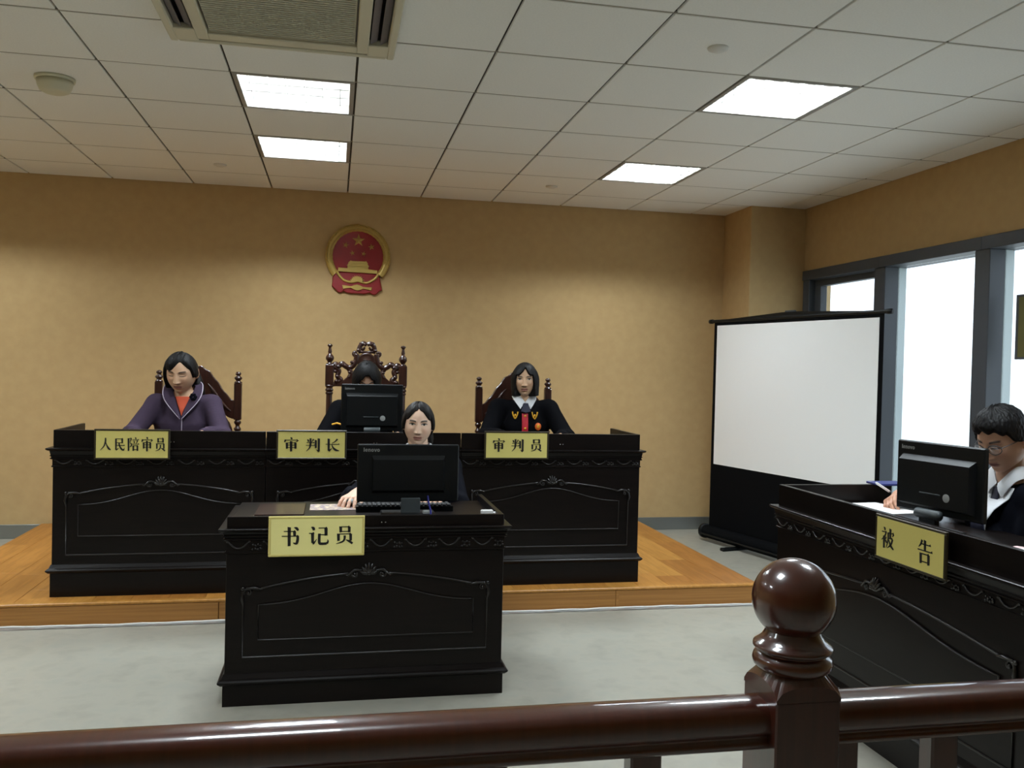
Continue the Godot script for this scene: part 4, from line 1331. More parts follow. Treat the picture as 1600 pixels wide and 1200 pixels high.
# hair: a closed cap that stands proud of the skull where the style says so and sinks below it elsewhere
func hair(xf: Transform3D, style: String) -> Geo:
	var g := Geo.new()
	g.xf = xf
	var nl := 168
	var nr := 110
	var rows := []
	var fn := FastNoiseLite.new()
	fn.seed = 4
	fn.frequency = 1.0
	for r in nr + 1:
		var la := -PI / 2 + PI * r / nr
		var row := PackedInt32Array()
		for s in nl:
			var ph := (s + 0.5) / nl * TAU - PI
			var q := skull(ph, la)
			var ap := absf(ph)
			var th := 0.013
			var line := 0.0
			var strand := 0.0012 * fn.get_noise_2d(ph * 14.0, q.y * 12.0) + 0.0007 * sin(ph * 62.0 + 5.0 * fn.get_noise_2d(ph * 3.0, q.y * 18.0))
			if style == "bob" or style == "bowed":
				# straight hair to the jaw, short fringe swept from a parting
				var low := -0.098
				if q.y < 0.0:
					# hang straight instead of following the jaw
					var full := skull(ph, 0.0)
					var dn := clampf(-la / (PI / 2), 0.0, 1.0)
					q = Vector3(full.x * (1.0 + 0.05 * dn), dn * low * 1.12, full.z * (0.98 + 0.02 * dn))
					if dn > 0.88:
						var sh := 1.0 - (dn - 0.88) / 0.12
						q.x *= sh; q.z *= sh
						q.y = low * 1.0
				var fr := 0.062 - 0.03 * smoothstep(0.0, 0.6, ap) + 0.02 * gs(ph - 0.1, 0.18)
				line = fr - 0.2 * smoothstep(0.72, 0.98, ap)
				th = 0.014 + 0.006 * smoothstep(0.6, 1.2, ap) * smoothstep(0.08, 0.0, q.y)
				if style == "bowed": line = 0.07 - 0.03 * smoothstep(0.15, 0.5, ap) - 0.2 * smoothstep(0.55, 0.85, ap)
			elif style == "tied":
				# drawn back from a middle parting
				line = 0.078 + 0.012 * gs(ph, 0.12) - 0.05 * smoothstep(0.25, 0.95, ap) - 0.055 * smoothstep(1.0, 1.25, ap) - 0.06 * smoothstep(1.6, 2.1, ap)
				th = 0.011 + 0.004 * smoothstep(0.3, 1.2, ap) - 0.006 * gs(q.x + 0.004, 0.004) * smoothstep(-0.02, 0.04, q.z)
			elif style == "side":
				# parted on her left, hair falling close beside the right cheek
				var e := ph - 0.28
				line = 0.082 - 0.052 * smoothstep(0.0, 0.85, absf(e)) - (0.15 if ph < 0.0 else 0.05) * smoothstep(0.95, 1.2, ap) - (0.0 if ph < 0.0 else 0.09) * smoothstep(1.7, 2.1, ap)
				th = 0.013 + (0.005 if ph < 0.0 else 0.0) - 0.007 * gs(q.x - 0.022, 0.004) * smoothstep(-0.02, 0.04, q.z)
				if ph < 0.0 and q.y < 0.0:
					var full := skull(ph, 0.0)
					q.x = lerpf(q.x, full.x, 0.75)
					q.z = lerpf(q.z, full.z, 0.5 if full.z < 0.0 else 0.0)
			else:
				# short man's cut, combed forward over the brow
				line = 0.062 - 0.006 * sin(ph * 9.0) - 0.012 * smoothstep(0.2, 0.8, ap) - 0.045 * smoothstep(0.95, 1.25, ap) - 0.05 * smoothstep(1.55, 2.1, ap)
				th = 0.012 + 0.014 * smoothstep(0.02, 0.085, q.y) + 0.01 * gs(ph, 0.8) * smoothstep(0.05, 0.075, q.y)
				strand += 0.0035 * fn.get_noise_2d(ph * 7.0, q.y * 60.0)
			var d := q.normalized()
			var on := smoothstep(line - 0.004, line + 0.006, q.y)
			if style == "tied" or style == "side": th *= lerpf(0.35, 1.0, smoothstep(line, line + 0.035, q.y)) if ap < 1.3 else 1.0
			row.append(g.pt((q + d * (th + strand) * on) * lerpf(0.62, 1.0, on)))
		rows.append(row)
	for r in nr:
		for s in nl:
			var t: int = (s + 1) % nl
			g.quad(rows[r][s], rows[r][t], rows[r + 1][t], rows[r + 1][s])
	return g

# a hand with palm, four fingers and thumb; fw points along the fingers, dn is where the palm faces
func hand(g: Geo, wrist: Vector3, fw: Vector3, dn: Vector3, sd: float, curl: Array, spread := 1.0, thumb_in := 0.5) -> void:
	fw = fw.normalized()
	var lat := fw.cross(dn).normalized() * sd           # towards the thumb
	dn = lat.cross(fw).normalized() * sd
	if dn.dot(Vector3.DOWN) < -0.99: pass
	var lo := wrist - Vector3.ONE * 0.17
	var hi := wrist + Vector3.ONE * 0.17
	var kn := []
	var box0 := wrist
	var box1 := wrist
	var chains := []
	var len_ := [0.074, 0.082, 0.077, 0.06]
	for i in 4:
		var k := wrist + fw * (0.088 - 0.004 * absf(i - 1.2)) + lat * (0.03 - 0.0195 * i) * spread
		kn.append(k)
		var c := [k]
		var a := 0.0
		var p: Vector3 = k
		for j in 3:
			a += curl[i] * [0.75, 1.0, 0.7][j]
			var dir := (fw + lat * (0.12 - 0.09 * i) * spread).normalized()
			dir = (dir * cos(a) + dn * sin(a)).normalized()
			p += dir * len_[i] * [0.46, 0.3, 0.24][j]
			c.append(p)
		chains.append(c)
	var tb := wrist + fw * 0.03 + lat * 0.024 + dn * 0.008
	var td := (fw * 0.75 + lat * 0.75 * (1.0 - thumb_in * 0.5) + dn * 0.35 * thumb_in).normalized()
	var t1 := tb + td * 0.04
	var t2 := t1 + (td + fw * 0.4 - lat * 0.4 * thumb_in).normalized() * 0.032
	var t3 := t2 + (td + fw * 0.8 - lat * 0.7 * thumb_in).normalized() * 0.026
	for c in chains:
		for p in c:
			box0 = box0.min(p); box1 = box1.max(p)
	for p in [t1, t2, t3]:
		box0 = box0.min(p); box1 = box1.max(p)
	var F := Field.new(box0 - Vector3.ONE * 0.04, box1 + Vector3.ONE * 0.04, 0.0035)
	F.bone(wrist - fw * 0.03, wrist + fw * 0.01, 0.025, 0.024, 0.01)
	for i in 4:
		F.bone(wrist + fw * 0.008 + lat * (0.014 - 0.009 * i), kn[i], 0.014, 0.0115, 0.012)
	F.bone(tb - td * 0.01, t1, 0.016, 0.011, 0.012)
	F.bone(t1, t2, 0.0108, 0.0096, 0.004)
	F.bone(t2, t3, 0.0096, 0.008, 0.003)
	for i in 4:
		var c: Array = chains[i]
		for j in 3:
			F.bone(c[j], c[j + 1], [0.0098, 0.0088, 0.0082][j], [0.0088, 0.0082, 0.007][j], 0.0032)
	F.add_to(g)

func elbow(s: Vector3, w: Vector3, a: float, b: float, hint: Vector3) -> Vector3:
	var d := w - s
	var l := minf(d.length(), (a + b) * 0.995)
	var n := d.normalized()
	var x := (a * a - b * b + l * l) / (2.0 * l)
	var h := sqrt(maxf(0.0, a * a - x * x))
	var side := (hint - n * hint.dot(n)).normalized()
	return s + n * x + side * h

# o: seat, lean, head (offset of head centre), head turn (Basis), wrists [right, left], hand frames, colours, cloth
func person(label: String, at: Vector3, turn: float, o: Dictionary) -> Node3D:
	var t := thing("person", label, "person", at, turn)
	var seat: float = o.seat
	var lean: float = o.lean
	var up := Vector3(0, cos(lean), sin(lean))
	var hip := Vector3(0, seat + 0.1, 0)
	var wide: float = o.get("wide", 0.165)
	var chest: Vector3 = hip + up * (o.get("torso", 0.46) - 0.19)
	var neck: Vector3 = hip + up * o.get("torso", 0.46)
	var hc: Vector3 = o.head
	var B: Basis = o.turn
	var hs: float = o.get("size", 1.0)
	var hx := Transform3D(B * Basis.from_scale(Vector3(hs * o.get("broad", 1.0), hs, hs)), hc)
	var skin: Color = o.skin
	# right is -x for someone facing +z
	var sh := [neck + Vector3(-wide, -0.072, 0), neck + Vector3(wide, -0.072, 0)]
	var el := []
	for i in 2:
		el.append(elbow(sh[i], o.wrists[i], 0.285, 0.25, Vector3(-0.7 if i == 0 else 0.7, -0.8, -0.3)))
	# body: torso, neck, arms, legs in one field
	var g := Geo.new()
	g.col = skin
	var lo := Vector3(-0.5, maxf(seat - 0.5, -0.02), -0.25)
	var hi := Vector3(0.5, neck.y + 0.22, 0.75)
	for i in 2:
		lo = lo.min(o.wrists[i] - Vector3.ONE * 0.1).min(el[i] - Vector3.ONE * 0.12)
		hi = hi.max(o.wrists[i] + Vector3.ONE * 0.1)
	var F := Field.new(lo, hi, 0.015)
	F.bone(hip, chest, 0.115, 0.115, 0.04, Vector3(1.15, 1, 0.8))
	F.bone(chest, neck - up * 0.06, 0.115, 0.08, 0.04, Vector3(1.25, 1, 0.75))
	var nb := hc + B * Vector3(0, -0.055, -0.018) * hs
	F.bone(neck - up * 0.04, nb, 0.058, 0.05, 0.03)
	for i in 2:
		F.bone(sh[i], el[i], 0.045, 0.038, 0.03)
		F.bone(el[i], o.wrists[i], 0.038, 0.026, 0.02)
		var sx := -0.1 if i == 0 else 0.1
		var kn := Vector3(sx * 1.2, seat + 0.06, 0.42)
		F.bone(hip + Vector3(sx, -0.02, 0), kn, 0.078, 0.06, 0.03)
		F.bone(kn, Vector3(sx * 1.2, 0.06, 0.44), 0.058, 0.045, 0.02)
		F.bone(Vector3(sx * 1.2, 0.05, 0.44), Vector3(sx * 1.25, 0.045, 0.6), 0.045, 0.035, 0.02)
	F.add_to(g)
	head(g, hx, skin, o.lip, o.brow, o.eyes, o.get("male", false))
	for i in 2:
		var hd: Array = o.hands[i]
		hand(g, o.wrists[i], hd[0], hd[1], 1.0 if i == 0 else -1.0, hd[2], hd[3] if hd.size() > 3 else 1.0, hd[4] if hd.size() > 4 else 0.5)
	var body := put("body", g.mesh(true), M.skin, t)
	body.set_meta("label", "face, neck and hands")
	put("hair", hair(hx, o.hair), M[o.hair_color], t)
	# coat
	var c := Geo.new()
	var C := Field.new(lo - Vector3.ONE * 0.05, hi + Vector3.ONE * 0.05, 0.013)
	C.bone(hip - up * 0.06, chest, 0.142, 0.136, 0.04, Vector3(1.2, 1, 0.84))
	C.bone(chest, neck - up * 0.13, 0.136, 0.095, 0.05, Vector3(1.3, 1, 0.8))
	C.bone(neck - up * 0.1, neck - up * 0.055, 0.085, 0.058, 0.05)
	for i in 2:
		var k: float = o.get("sleeve", 1.0)
		C.bone(neck - up * 0.058, sh[i], 0.05, 0.054, 0.04)
		C.bone(sh[i], el[i], 0.06 * k, 0.053 * k, 0.04)
		var cuff: Vector3 = el[i].lerp(o.wrists[i], o.get("cuff", 0.88))
		C.bone(el[i], cuff, 0.053 * k, 0.041 * k, 0.03)
		# soft folds of the sleeve
		for j in 3:
			var p: Vector3 = el[i].lerp(cuff, 0.12 + 0.26 * j)
			C.bone(p + Vector3(0.02, 0.03, 0), p + Vector3(-0.02, 0.035, 0.01), 0.022 * k, 0.02 * k, 0.03)
	C.add_to(c)
	put("coat", c, M[o.cloth], t)
	# trousers over thighs and shins
	var tr := Geo.new()
	var T := Field.new(Vector3(-0.32, -0.01, -0.22), Vector3(0.32, seat + 0.25, 0.62), 0.02)
	for i in 2:
		var sx := -0.1 if i == 0 else 0.1
		var kn := Vector3(sx * 1.2, seat + 0.06, 0.42)
		T.bone(hip + Vector3(sx, -0.02, 0), kn, 0.098, 0.08, 0.03)
		T.bone(kn, Vector3(sx * 1.2, 0.12, 0.44), 0.078, 0.066, 0.03)
	T.add_to(tr)
	put("trousers", tr, M.suit, t)
	for i in 2:
		var sx := -0.125 if i == 0 else 0.125
		var s := Geo.new()
		s.tube([Vector3(sx, 0.05, 0.4), Vector3(sx, 0.046, 0.5), Vector3(sx, 0.04, 0.6), Vector3(sx, 0.036, 0.66)], [0.05, 0.052, 0.046, 0.03], 12, false, Vector2(1, 0.75))
		put("shoe", s, M.plastic_black, t)
	t.set_meta("front", [c, neck, up])
	return t

# depth of the coat's front at x, y
func front_z(c: Geo, x: float, y: float) -> float:
	var best := -1.0
	for p in c.v:
		if absf(p.x - x) < 0.012 and absf(p.y - y) < 0.012 and p.z > best: best = p.z
	return best

# a flat patch of cloth laid on the coat; the outline is a polyline of centre points with half widths
func strip(c: Geo, pts: Array, lift: float) -> Geo:
	var g := Geo.new()
	var rows := []
	for q in pts:
		var row := []
		for k in 5:
			var x: float = q[0] + q[2] * (k / 4.0 * 2.0 - 1.0)
			var fz := front_z(c, x, q[1])
			row.append(Vector3(x, q[1], fz if fz > -0.5 else q[3] if q.size() > 3 else 0.06))
		var m := -1.0
		for p in row: m = maxf(m, p.z)
		for k in 5: row[k].z = lerpf(maxf(row[k].z, m - 0.01), m, 0.5) + lift
		rows.append(row)
	var a := []
	var b := []
	for row in rows:
		var ra := []
		var rb := []
		for p in row:
			ra.append(g.pt(p)); rb.append(g.pt(p - Vector3(0, 0, 0.006)))
		a.append(ra); b.append(rb)
	for i in a.size() - 1:
		for k in 4:
			g.quad(a[i + 1][k], a[i + 1][k + 1], a[i][k + 1], a[i][k])
		g.quad(a[i][0], b[i][0], b[i + 1][0], a[i + 1][0])
		g.quad(a[i][4], a[i + 1][4], b[i + 1][4], b[i][4])
	var e := a.size() - 1
	for k in 4:
		g.quad(a[0][k], a[0][k + 1], b[0][k + 1], b[0][k])
		g.quad(a[e][k + 1], a[e][k], b[e][k], b[e][k + 1])
	return g

# two-sided sheet between an inner and an outer edge, mirrored left and right
func collar(inner: Array, outer: Array, thick := 0.004) -> Geo:
	var g := Geo.new()
	var a := curve(inner, 6)
	var b := curve(outer, 6)
	for sd in [1, -1]:
		var rows := []
		for i in a.size():
			var row := []
			for k in 6:
				var u := k / 5.0
				var p: Vector3 = a[i].lerp(b[i], u)
				var n := Vector3(p.x, 0, p.z).normalized()
				p += n * 0.008 * sin(u * PI)
				row.append([Vector3(p.x * sd, p.y, p.z), Vector3((p - n * thick).x * sd, p.y - 0.001, (p - n * thick).z)])
			rows.append(row)
		for side in 2:
			var id := []
			for r in rows:
				var q := []
				for k in 6: q.append(g.pt(r[k][side]))
				id.append(q)
			for i in id.size() - 1:
				for k in 5:
					if (sd > 0) == (side == 0): g.quad(id[i][k], id[i + 1][k], id[i + 1][k + 1], id[i][k + 1])
					else: g.quad(id[i][k], id[i][k + 1], id[i + 1][k + 1], id[i + 1][k])
	return g

func mirror_line(e: Array, r: float) -> Geo:
	var g := Geo.new()
	var p := curve(e, 6)
	g.tube(p, r, 6)
	var q := []
	for v in p: q.append(Vector3(-v.x, v.y, v.z))
	g.tube(q, r, 6)
	return g

func shirt_front(t: Node3D, c: Geo, nk: Vector3, half: float, low: float, material: Material, called: String) -> void:
	# shirt showing in the opening of the coat, a wedge narrowing downwards
	var p := []
	for i in 7:
		var u := i / 6.0
		p.append([0.0, nk.y - low * u, maxf(half * (1.0 - u), 0.002), nk.z + 0.06])
	put(called, strip(c, p, 0.002), material, t)

func shirt_collar(t: Node3D, c: Geo, nk: Vector3, tip: float, drop: float) -> void:
	var fz := front_z(c, tip, nk.y - drop) - nk.z
	var mz := maxf(front_z(c, 0.0, nk.y - 0.02) - nk.z, 0.06)
	put("shirt_collar", collar([nk + Vector3(0, 0.055, -0.05), nk + Vector3(0.052, 0.055, -0.015), nk + Vector3(0.054, 0.046, 0.035), nk + Vector3(0.003, -0.02, mz + 0.004)], [nk + Vector3(0, 0.012, -0.08), nk + Vector3(0.076, 0.014, -0.02), nk + Vector3(0.08, -0.004, 0.05), nk + Vector3(tip, -drop, fz + 0.014)]), M.shirt_white, t)

func people() -> void:
	var face := Color(0.7, 0.44, 0.28)
	var lip := Color(0.36, 0.13, 0.1)
	var brow := Color(0.03, 0.022, 0.018)
	var rest := [Vector3(0, 0, 1), Vector3(0, -1, 0), [0.3, 0.32, 0.35, 0.4]]
	# --- assessor at the left of the bench, looking down
	var seat := 0.56
	var nk := Vector3.ZERO
	var t := person("seated woman in a purple coat with pale piping, looking down, left end of bench", Vector3(1.37, 0.12, 1.33), 0.0, {
		"seat": 0.475, "lean": 0.06, "head": Vector3(-0.012, 1.205, 0.075), "turn": Basis.from_euler(Vector3(0.3, -0.2, -0.03)), "size": 1.06, "broad": 1.09,
		"wrists": [Vector3(-0.21, 0.84, 0.44), Vector3(0.17, 0.84, 0.44)], "hands": [[Vector3(0.5, -0.1, 0.8), Vector3(0, -1, 0.1), [0.3, 0.32, 0.35, 0.4]], [Vector3(-0.6, -0.1, 0.7), Vector3(0, -1, 0.1), [0.3, 0.32, 0.35, 0.4]]],
		"skin": face, "lip": lip, "brow": brow, "eyes": 0.0, "hair": "side", "hair_color": "hair_black", "cloth": "purple_wool", "sleeve": 1.05, "wide": 0.17, "torso": 0.5})
	var f: Array = t.get_meta("front")
	nk = f[1]
	var inner := [nk + Vector3(0, 0.05, -0.07), nk + Vector3(0.055, 0.052, -0.045), nk + Vector3(0.072, 0.04, 0.015), nk + Vector3(0.045, -0.03, 0.075), nk + Vector3(0.004, -0.15, 0.118)]
	var outer := [nk + Vector3(0, 0.07, -0.1), nk + Vector3(0.08, 0.075, -0.065), nk + Vector3(0.118, 0.045, 0.03), nk + Vector3(0.105, -0.04, 0.098), nk + Vector3(0.006, -0.16, 0.128)]
	put("collar", collar(inner, outer), M.purple_wool, t)
	put("collar_piping", mirror_line(outer, 0.003), M.piping, t)
	shirt_front(t, f[0], nk + Vector3(0, -0.02, 0), 0.045, 0.12, M.orange_knit, "orange_top")
	var fp := []
	for i in 9:
		var y: float = nk.y - 0.155 - 0.03 * i
		fp.append(Vector3(0.004, y, front_z(f[0], 0.004, y) + 0.001))
	put("front_piping", Geo.new().tube(fp, 0.003, 6), M.piping, t)
	var fl := Geo.new()
	for i in 6:
		var a := TAU * i / 6
		fl.ball(nk + Vector3(0.07 + cos(a) * 0.014, -0.02 + sin(a) * 0.014, 0.102), Vector3(0.011, 0.011, 0.006), 8, 6)
	put("brooch", fl, M.suit, t)
	var pony := Geo.new()
	var hx := Transform3D(Basis.from_euler(Vector3(0.3, -0.2, -0.03)), Vector3(-0.012, 1.205, 0.075))
	pony.tube(curve([hx * Vector3(0.0, -0.02, -0.1), hx * Vector3(0.035, -0.05, -0.125), nk + Vector3(0.085, 0.03, -0.06), nk + Vector3(0.1, -0.03, -0.075)], 6), [0.03, 0.032, 0.034, 0.036, 0.036, 0.036, 0.036, 0.036, 0.036, 0.036, 0.035, 0.034, 0.033, 0.032, 0.03, 0.028, 0.024, 0.02, 0.012], 12)
	put("ponytail", pony, M.hair_black, t)
	t.remove_meta("front")
	# --- presiding judge behind the monitor, head bowed
	t = person("seated judge in black robe with head bowed behind the bench monitor", Vector3(2.535, 0.12, 1.32), 0.0, {
		"seat": 0.475, "lean": 0.14, "head": Vector3(0.0, 1.19, 0.12), "turn": Basis.from_euler(Vector3(0.62, 0.0, 0.02)),
		"wrists": [Vector3(-0.19, 0.84, 0.44), Vector3(0.19, 0.84, 0.44)], "hands": [rest, rest],
		"skin": Color(0.6, 0.36, 0.24), "lip": lip, "brow": brow, "eyes": 0.0, "hair": "bowed", "hair_color": "hair_black", "cloth": "robe", "sleeve": 1.1, "wide": 0.175, "torso": 0.48})
	f = t.get_meta("front"); nk = f[1]
	shirt_collar(t, f[0], nk, 0.036, 0.07)
	put("yellow_cuff_braid", Geo.new().tube([Vector3(-0.22, 0.905, 0.4), Vector3(-0.19, 0.915, 0.42), Vector3(-0.16, 0.905, 0.43)], 0.006, 6), M.yellow_braid, t)
	t.remove_meta("front")
	# --- judge at the right of the bench
	t = person("seated judge in black robe with red front strip and yellow badges, bobbed hair", Vector3(3.63, 0.12, 1.33), -0.06, {
		"seat": 0.475, "lean": 0.02, "head": Vector3(0.0, 1.205, 0.05), "turn": Basis.from_euler(Vector3(0.06, -0.2, 0.02)), "size": 0.96, "broad": 1.05,
		"wrists": [Vector3(-0.19, 0.84, 0.42), Vector3(0.19, 0.84, 0.42)], "hands": [[Vector3(0.6, 0, 0.8), Vector3(0, -1, 0), [0.3, 0.32, 0.35, 0.4]], [Vector3(-0.6, 0, 0.8), Vector3(0, -1, 0), [0.3, 0.32, 0.35, 0.4]]],
		"skin": Color(0.64, 0.41, 0.25), "lip": lip, "brow": brow, "eyes": 1.0, "hair": "bob", "hair_color": "hair_black", "cloth": "robe", "sleeve": 1.12, "wide": 0.18, "torso": 0.5})
	f = t.get_meta("front"); nk = f[1]
	shirt_collar(t, f[0], nk, 0.036, 0.07)
	shirt_front(t, f[0], nk + Vector3(0, 0.0, 0), 0.045, 0.1, M.shirt_white, "shirt")
	var z0 := front_z(f[0], 0.0, nk.y - 0.09)
	var bow := Geo.new()
	bow.prism(PackedVector2Array([Vector2(-0.016, 0.02), Vector2(0.016, 0.02), Vector2(0.034, -0.04), Vector2(0.0, -0.05), Vector2(-0.034, -0.04)]), -0.008, 0.008, 0.004)
	var bo := put("neck_tie", bow, M.tie_navy, t, Vector3(0, nk.y - 0.05, z0 + 0.006))
	bo.rotation.x = -0.25
	var rp := []
	for i in 9: rp.append([-0.004, nk.y - 0.1 - 0.028 * i, 0.021])
	put("red_front_strip", strip(f[0], rp, 0.004), M.red_silk, t)
	for i in 2:
		var y: float = nk.y - 0.118 - 0.085 * i
		put("button", Geo.new().ball(Vector3(-0.004, y, front_z(f[0], 0.0, y) + 0.006), Vector3(0.008, 0.008, 0.005), 10, 6), M.yellow_braid, t)
	for s in [-1, 1]:
		var bd := Geo.new()
		var bx: float = -0.004 + s * 0.068
		var y: float = nk.y - 0.115
		var z := front_z(f[0], bx, y) + 0.006
		bd.tube(curve([Vector3(bx - 0.019, y + 0.026, z), Vector3(bx - 0.015, y + 0.004, z), Vector3(bx, y - 0.022, z), Vector3(bx + 0.015, y + 0.004, z), Vector3(bx + 0.019, y + 0.026, z)], 5), 0.0048, 6)
		bd.ball(Vector3(bx, y + 0.002, z), Vector3(0.007, 0.009, 0.004), 8, 6)
		put("collar_badge", bd, M.yellow_braid, t)
	var oy: float = nk.y - 0.19
	var og := Geo.new()
	og.ball(Vector3(0.088, oy, front_z(f[0], 0.088, oy) + 0.004), Vector3(0.022, 0.026, 0.006), 18, 10)
	put("round_badge", og, M.orange_badge, t)
	put("badge_motif", Geo.new().ball(Vector3(0.088, oy + 0.002, front_z(f[0], 0.088, oy) + 0.009), Vector3(0.01, 0.013, 0.003), 12, 8), M.yellow_braid, t)
	t.remove_meta("front")
	# --- clerk at the front desk, facing the camera
	t = person("seated young woman in dark suit facing forward behind the front desk monitor", Vector3(2.765, 0.0, 2.74), 0.0, {
		"seat": 0.35, "lean": 0.03, "head": Vector3(-0.008, 1.102, 0.04), "turn": Basis.from_euler(Vector3(0.08, -0.09, -0.035)), "size": 0.94,
		"wrists": [Vector3(-0.33, 0.793, 0.395), Vector3(0.045, 0.79, 0.42)], "hands": [[Vector3(-0.35, -0.12, 0.85), Vector3(0.05, -1, 0.1), [0.34, 0.36, 0.4, 0.46], 1.15, 0.4], [Vector3(-0.2, -0.15, 0.9), Vector3(0, -1, 0.0), [0.38, 0.36, 0.38, 0.42], 1.1, 0.3]],
		"skin": Color(0.8, 0.54, 0.39), "lip": Color(0.44, 0.17, 0.13), "brow": brow, "eyes": 1.0, "hair": "tied", "hair_color": "hair_brown", "cloth": "suit", "sleeve": 1.0, "cuff": 0.86, "wide": 0.165, "torso": 0.5})
	f = t.get_meta("front"); nk = f[1]
	shirt_collar(t, f[0], nk, 0.036, 0.07)
	shirt_front(t, f[0], nk + Vector3(0, -0.02, 0), 0.05, 0.16, M.shirt_white, "shirt")
	hx = Transform3D(Basis.from_euler(Vector3(0.08, -0.09, -0.035)), Vector3(-0.008, 1.102, 0.04))
	pony = Geo.new()
	pony.tube(curve([hx * Vector3(0.0, 0.0, -0.1), hx * Vector3(0.03, -0.02, -0.13), hx * Vector3(0.06, -0.08, -0.11), hx * Vector3(0.065, -0.14, -0.1)], 5), [0.026, 0.03, 0.032, 0.032, 0.032, 0.032, 0.031, 0.03, 0.03, 0.028, 0.027, 0.025, 0.022, 0.018, 0.012, 0.006], 10)
	put("ponytail", pony, M.hair_brown, t)
	put("ear_stud", Geo.new().ball(hx * Vector3(-0.081, 0.0, -0.004), Vector3.ONE * 0.004, 8, 6), M.chrome, t)
	t.remove_meta("front")
	# --- man at the right-hand desk, writing
	var o := Vector3(5.06, 0, 4.36)
	var inv := Transform3D(Basis(Vector3.UP, -PI / 2), o).affine_inverse()
	var hp := inv * Vector3(4.90, 1.172, 4.375)
	t = person("seated man in dark suit and glasses bending over papers at the right-hand desk", o, -PI / 2, {
		"seat": 0.42, "lean": 0.2, "head": hp, "turn": Basis.from_euler(Vector3(0.42, 0.22, 0.0)), "size": 1.03, "male": true,
		"wrists": [inv * Vector3(4.86, 0.872, 3.8), inv * Vector3(4.84, 0.875, 4.28)], "hands": [[inv.basis * Vector3(-0.6, -0.12, 0.35), inv.basis * Vector3(0.1, -0.8, 0.5), [0.6, 0.66, 0.75, 0.8], 0.9, 0.9], [inv.basis * Vector3(-0.5, -0.1, -0.8), Vector3(0, -1, 0), [0.3, 0.32, 0.35, 0.4]]],
		"skin": Color(0.55, 0.32, 0.21), "lip": Color(0.3, 0.12, 0.1), "brow": brow, "eyes": 0.0, "hair": "short", "hair_color": "hair_black", "cloth": "suit", "sleeve": 0.95, "cuff": 0.9, "wide": 0.185, "torso": 0.51})
	f = t.get_meta("front"); nk = f[1]
	shirt_collar(t, f[0], nk, 0.036, 0.07)
	shirt_front(t, f[0], nk + Vector3(0, -0.03, 0), 0.072, 0.26, M.shirt_white, "shirt")
	var tp := []
	for i in 10: tp.append([0.0, nk.y - 0.035 - 0.026 * i, 0.014 + 0.0028 * i])
	put("tie", strip(f[0], tp, 0.009), M.tie_navy, t)
	for i in 3:
		var y: float = nk.y - 0.1 - 0.062 * i
		var w := 0.014 + 0.0028 * (y - nk.y + 0.035) / -0.026
		put("tie_stripe", Geo.new().tube([Vector3(-w * 0.9, y + 0.012, front_z(f[0], 0, y + 0.012) + 0.009), Vector3(w * 0.9, y - 0.014, front_z(f[0], 0, y - 0.014) + 0.009)], 0.0035, 5), M.tie_stripe, t)
	var gl := Geo.new()
	gl.xf = Transform3D(Basis.from_euler(Vector3(0.42, 0.22, 0.0)).scaled(Vector3.ONE * 1.03), hp)
	for s in [-1, 1]:
		var e := []
		for i in 24:
			var a := TAU * i / 24
			e.append(Vector3(s * 0.033 + cos(a) * 0.024, 0.004 + sin(a) * 0.019, 0.096 - 0.012 * absf(cos(a)) * (1.0 if cos(a) * s > 0.0 else 0.0)))
		gl.tube(e, 0.0016, 5, true)
		gl.tube([Vector3(s * 0.057, 0.01, 0.085), Vector3(s * 0.078, 0.012, 0.03), Vector3(s * 0.08, 0.01, -0.012), Vector3(s * 0.079, -0.008, -0.03)], 0.0016, 5)
	gl.tube([Vector3(-0.01, 0.008, 0.096), Vector3(0, 0.011, 0.099), Vector3(0.01, 0.008, 0.096)], 0.0016, 5)
	var sp := put("glasses_frame", gl, M.plastic_grey, t)
	for s in [-1, 1]:
		var le := Geo.new()
		le.xf = gl.xf * Transform3D(Basis(Vector3.RIGHT, PI / 2), Vector3(s * 0.033, 0.004, 0.093))
		le.lathe(Vector3.ZERO, [Vector2(0.019, 0), Vector2(0.019, 0.0012)], 20)
		put("lens", le, M.lens, sp)
	t.remove_meta("front")

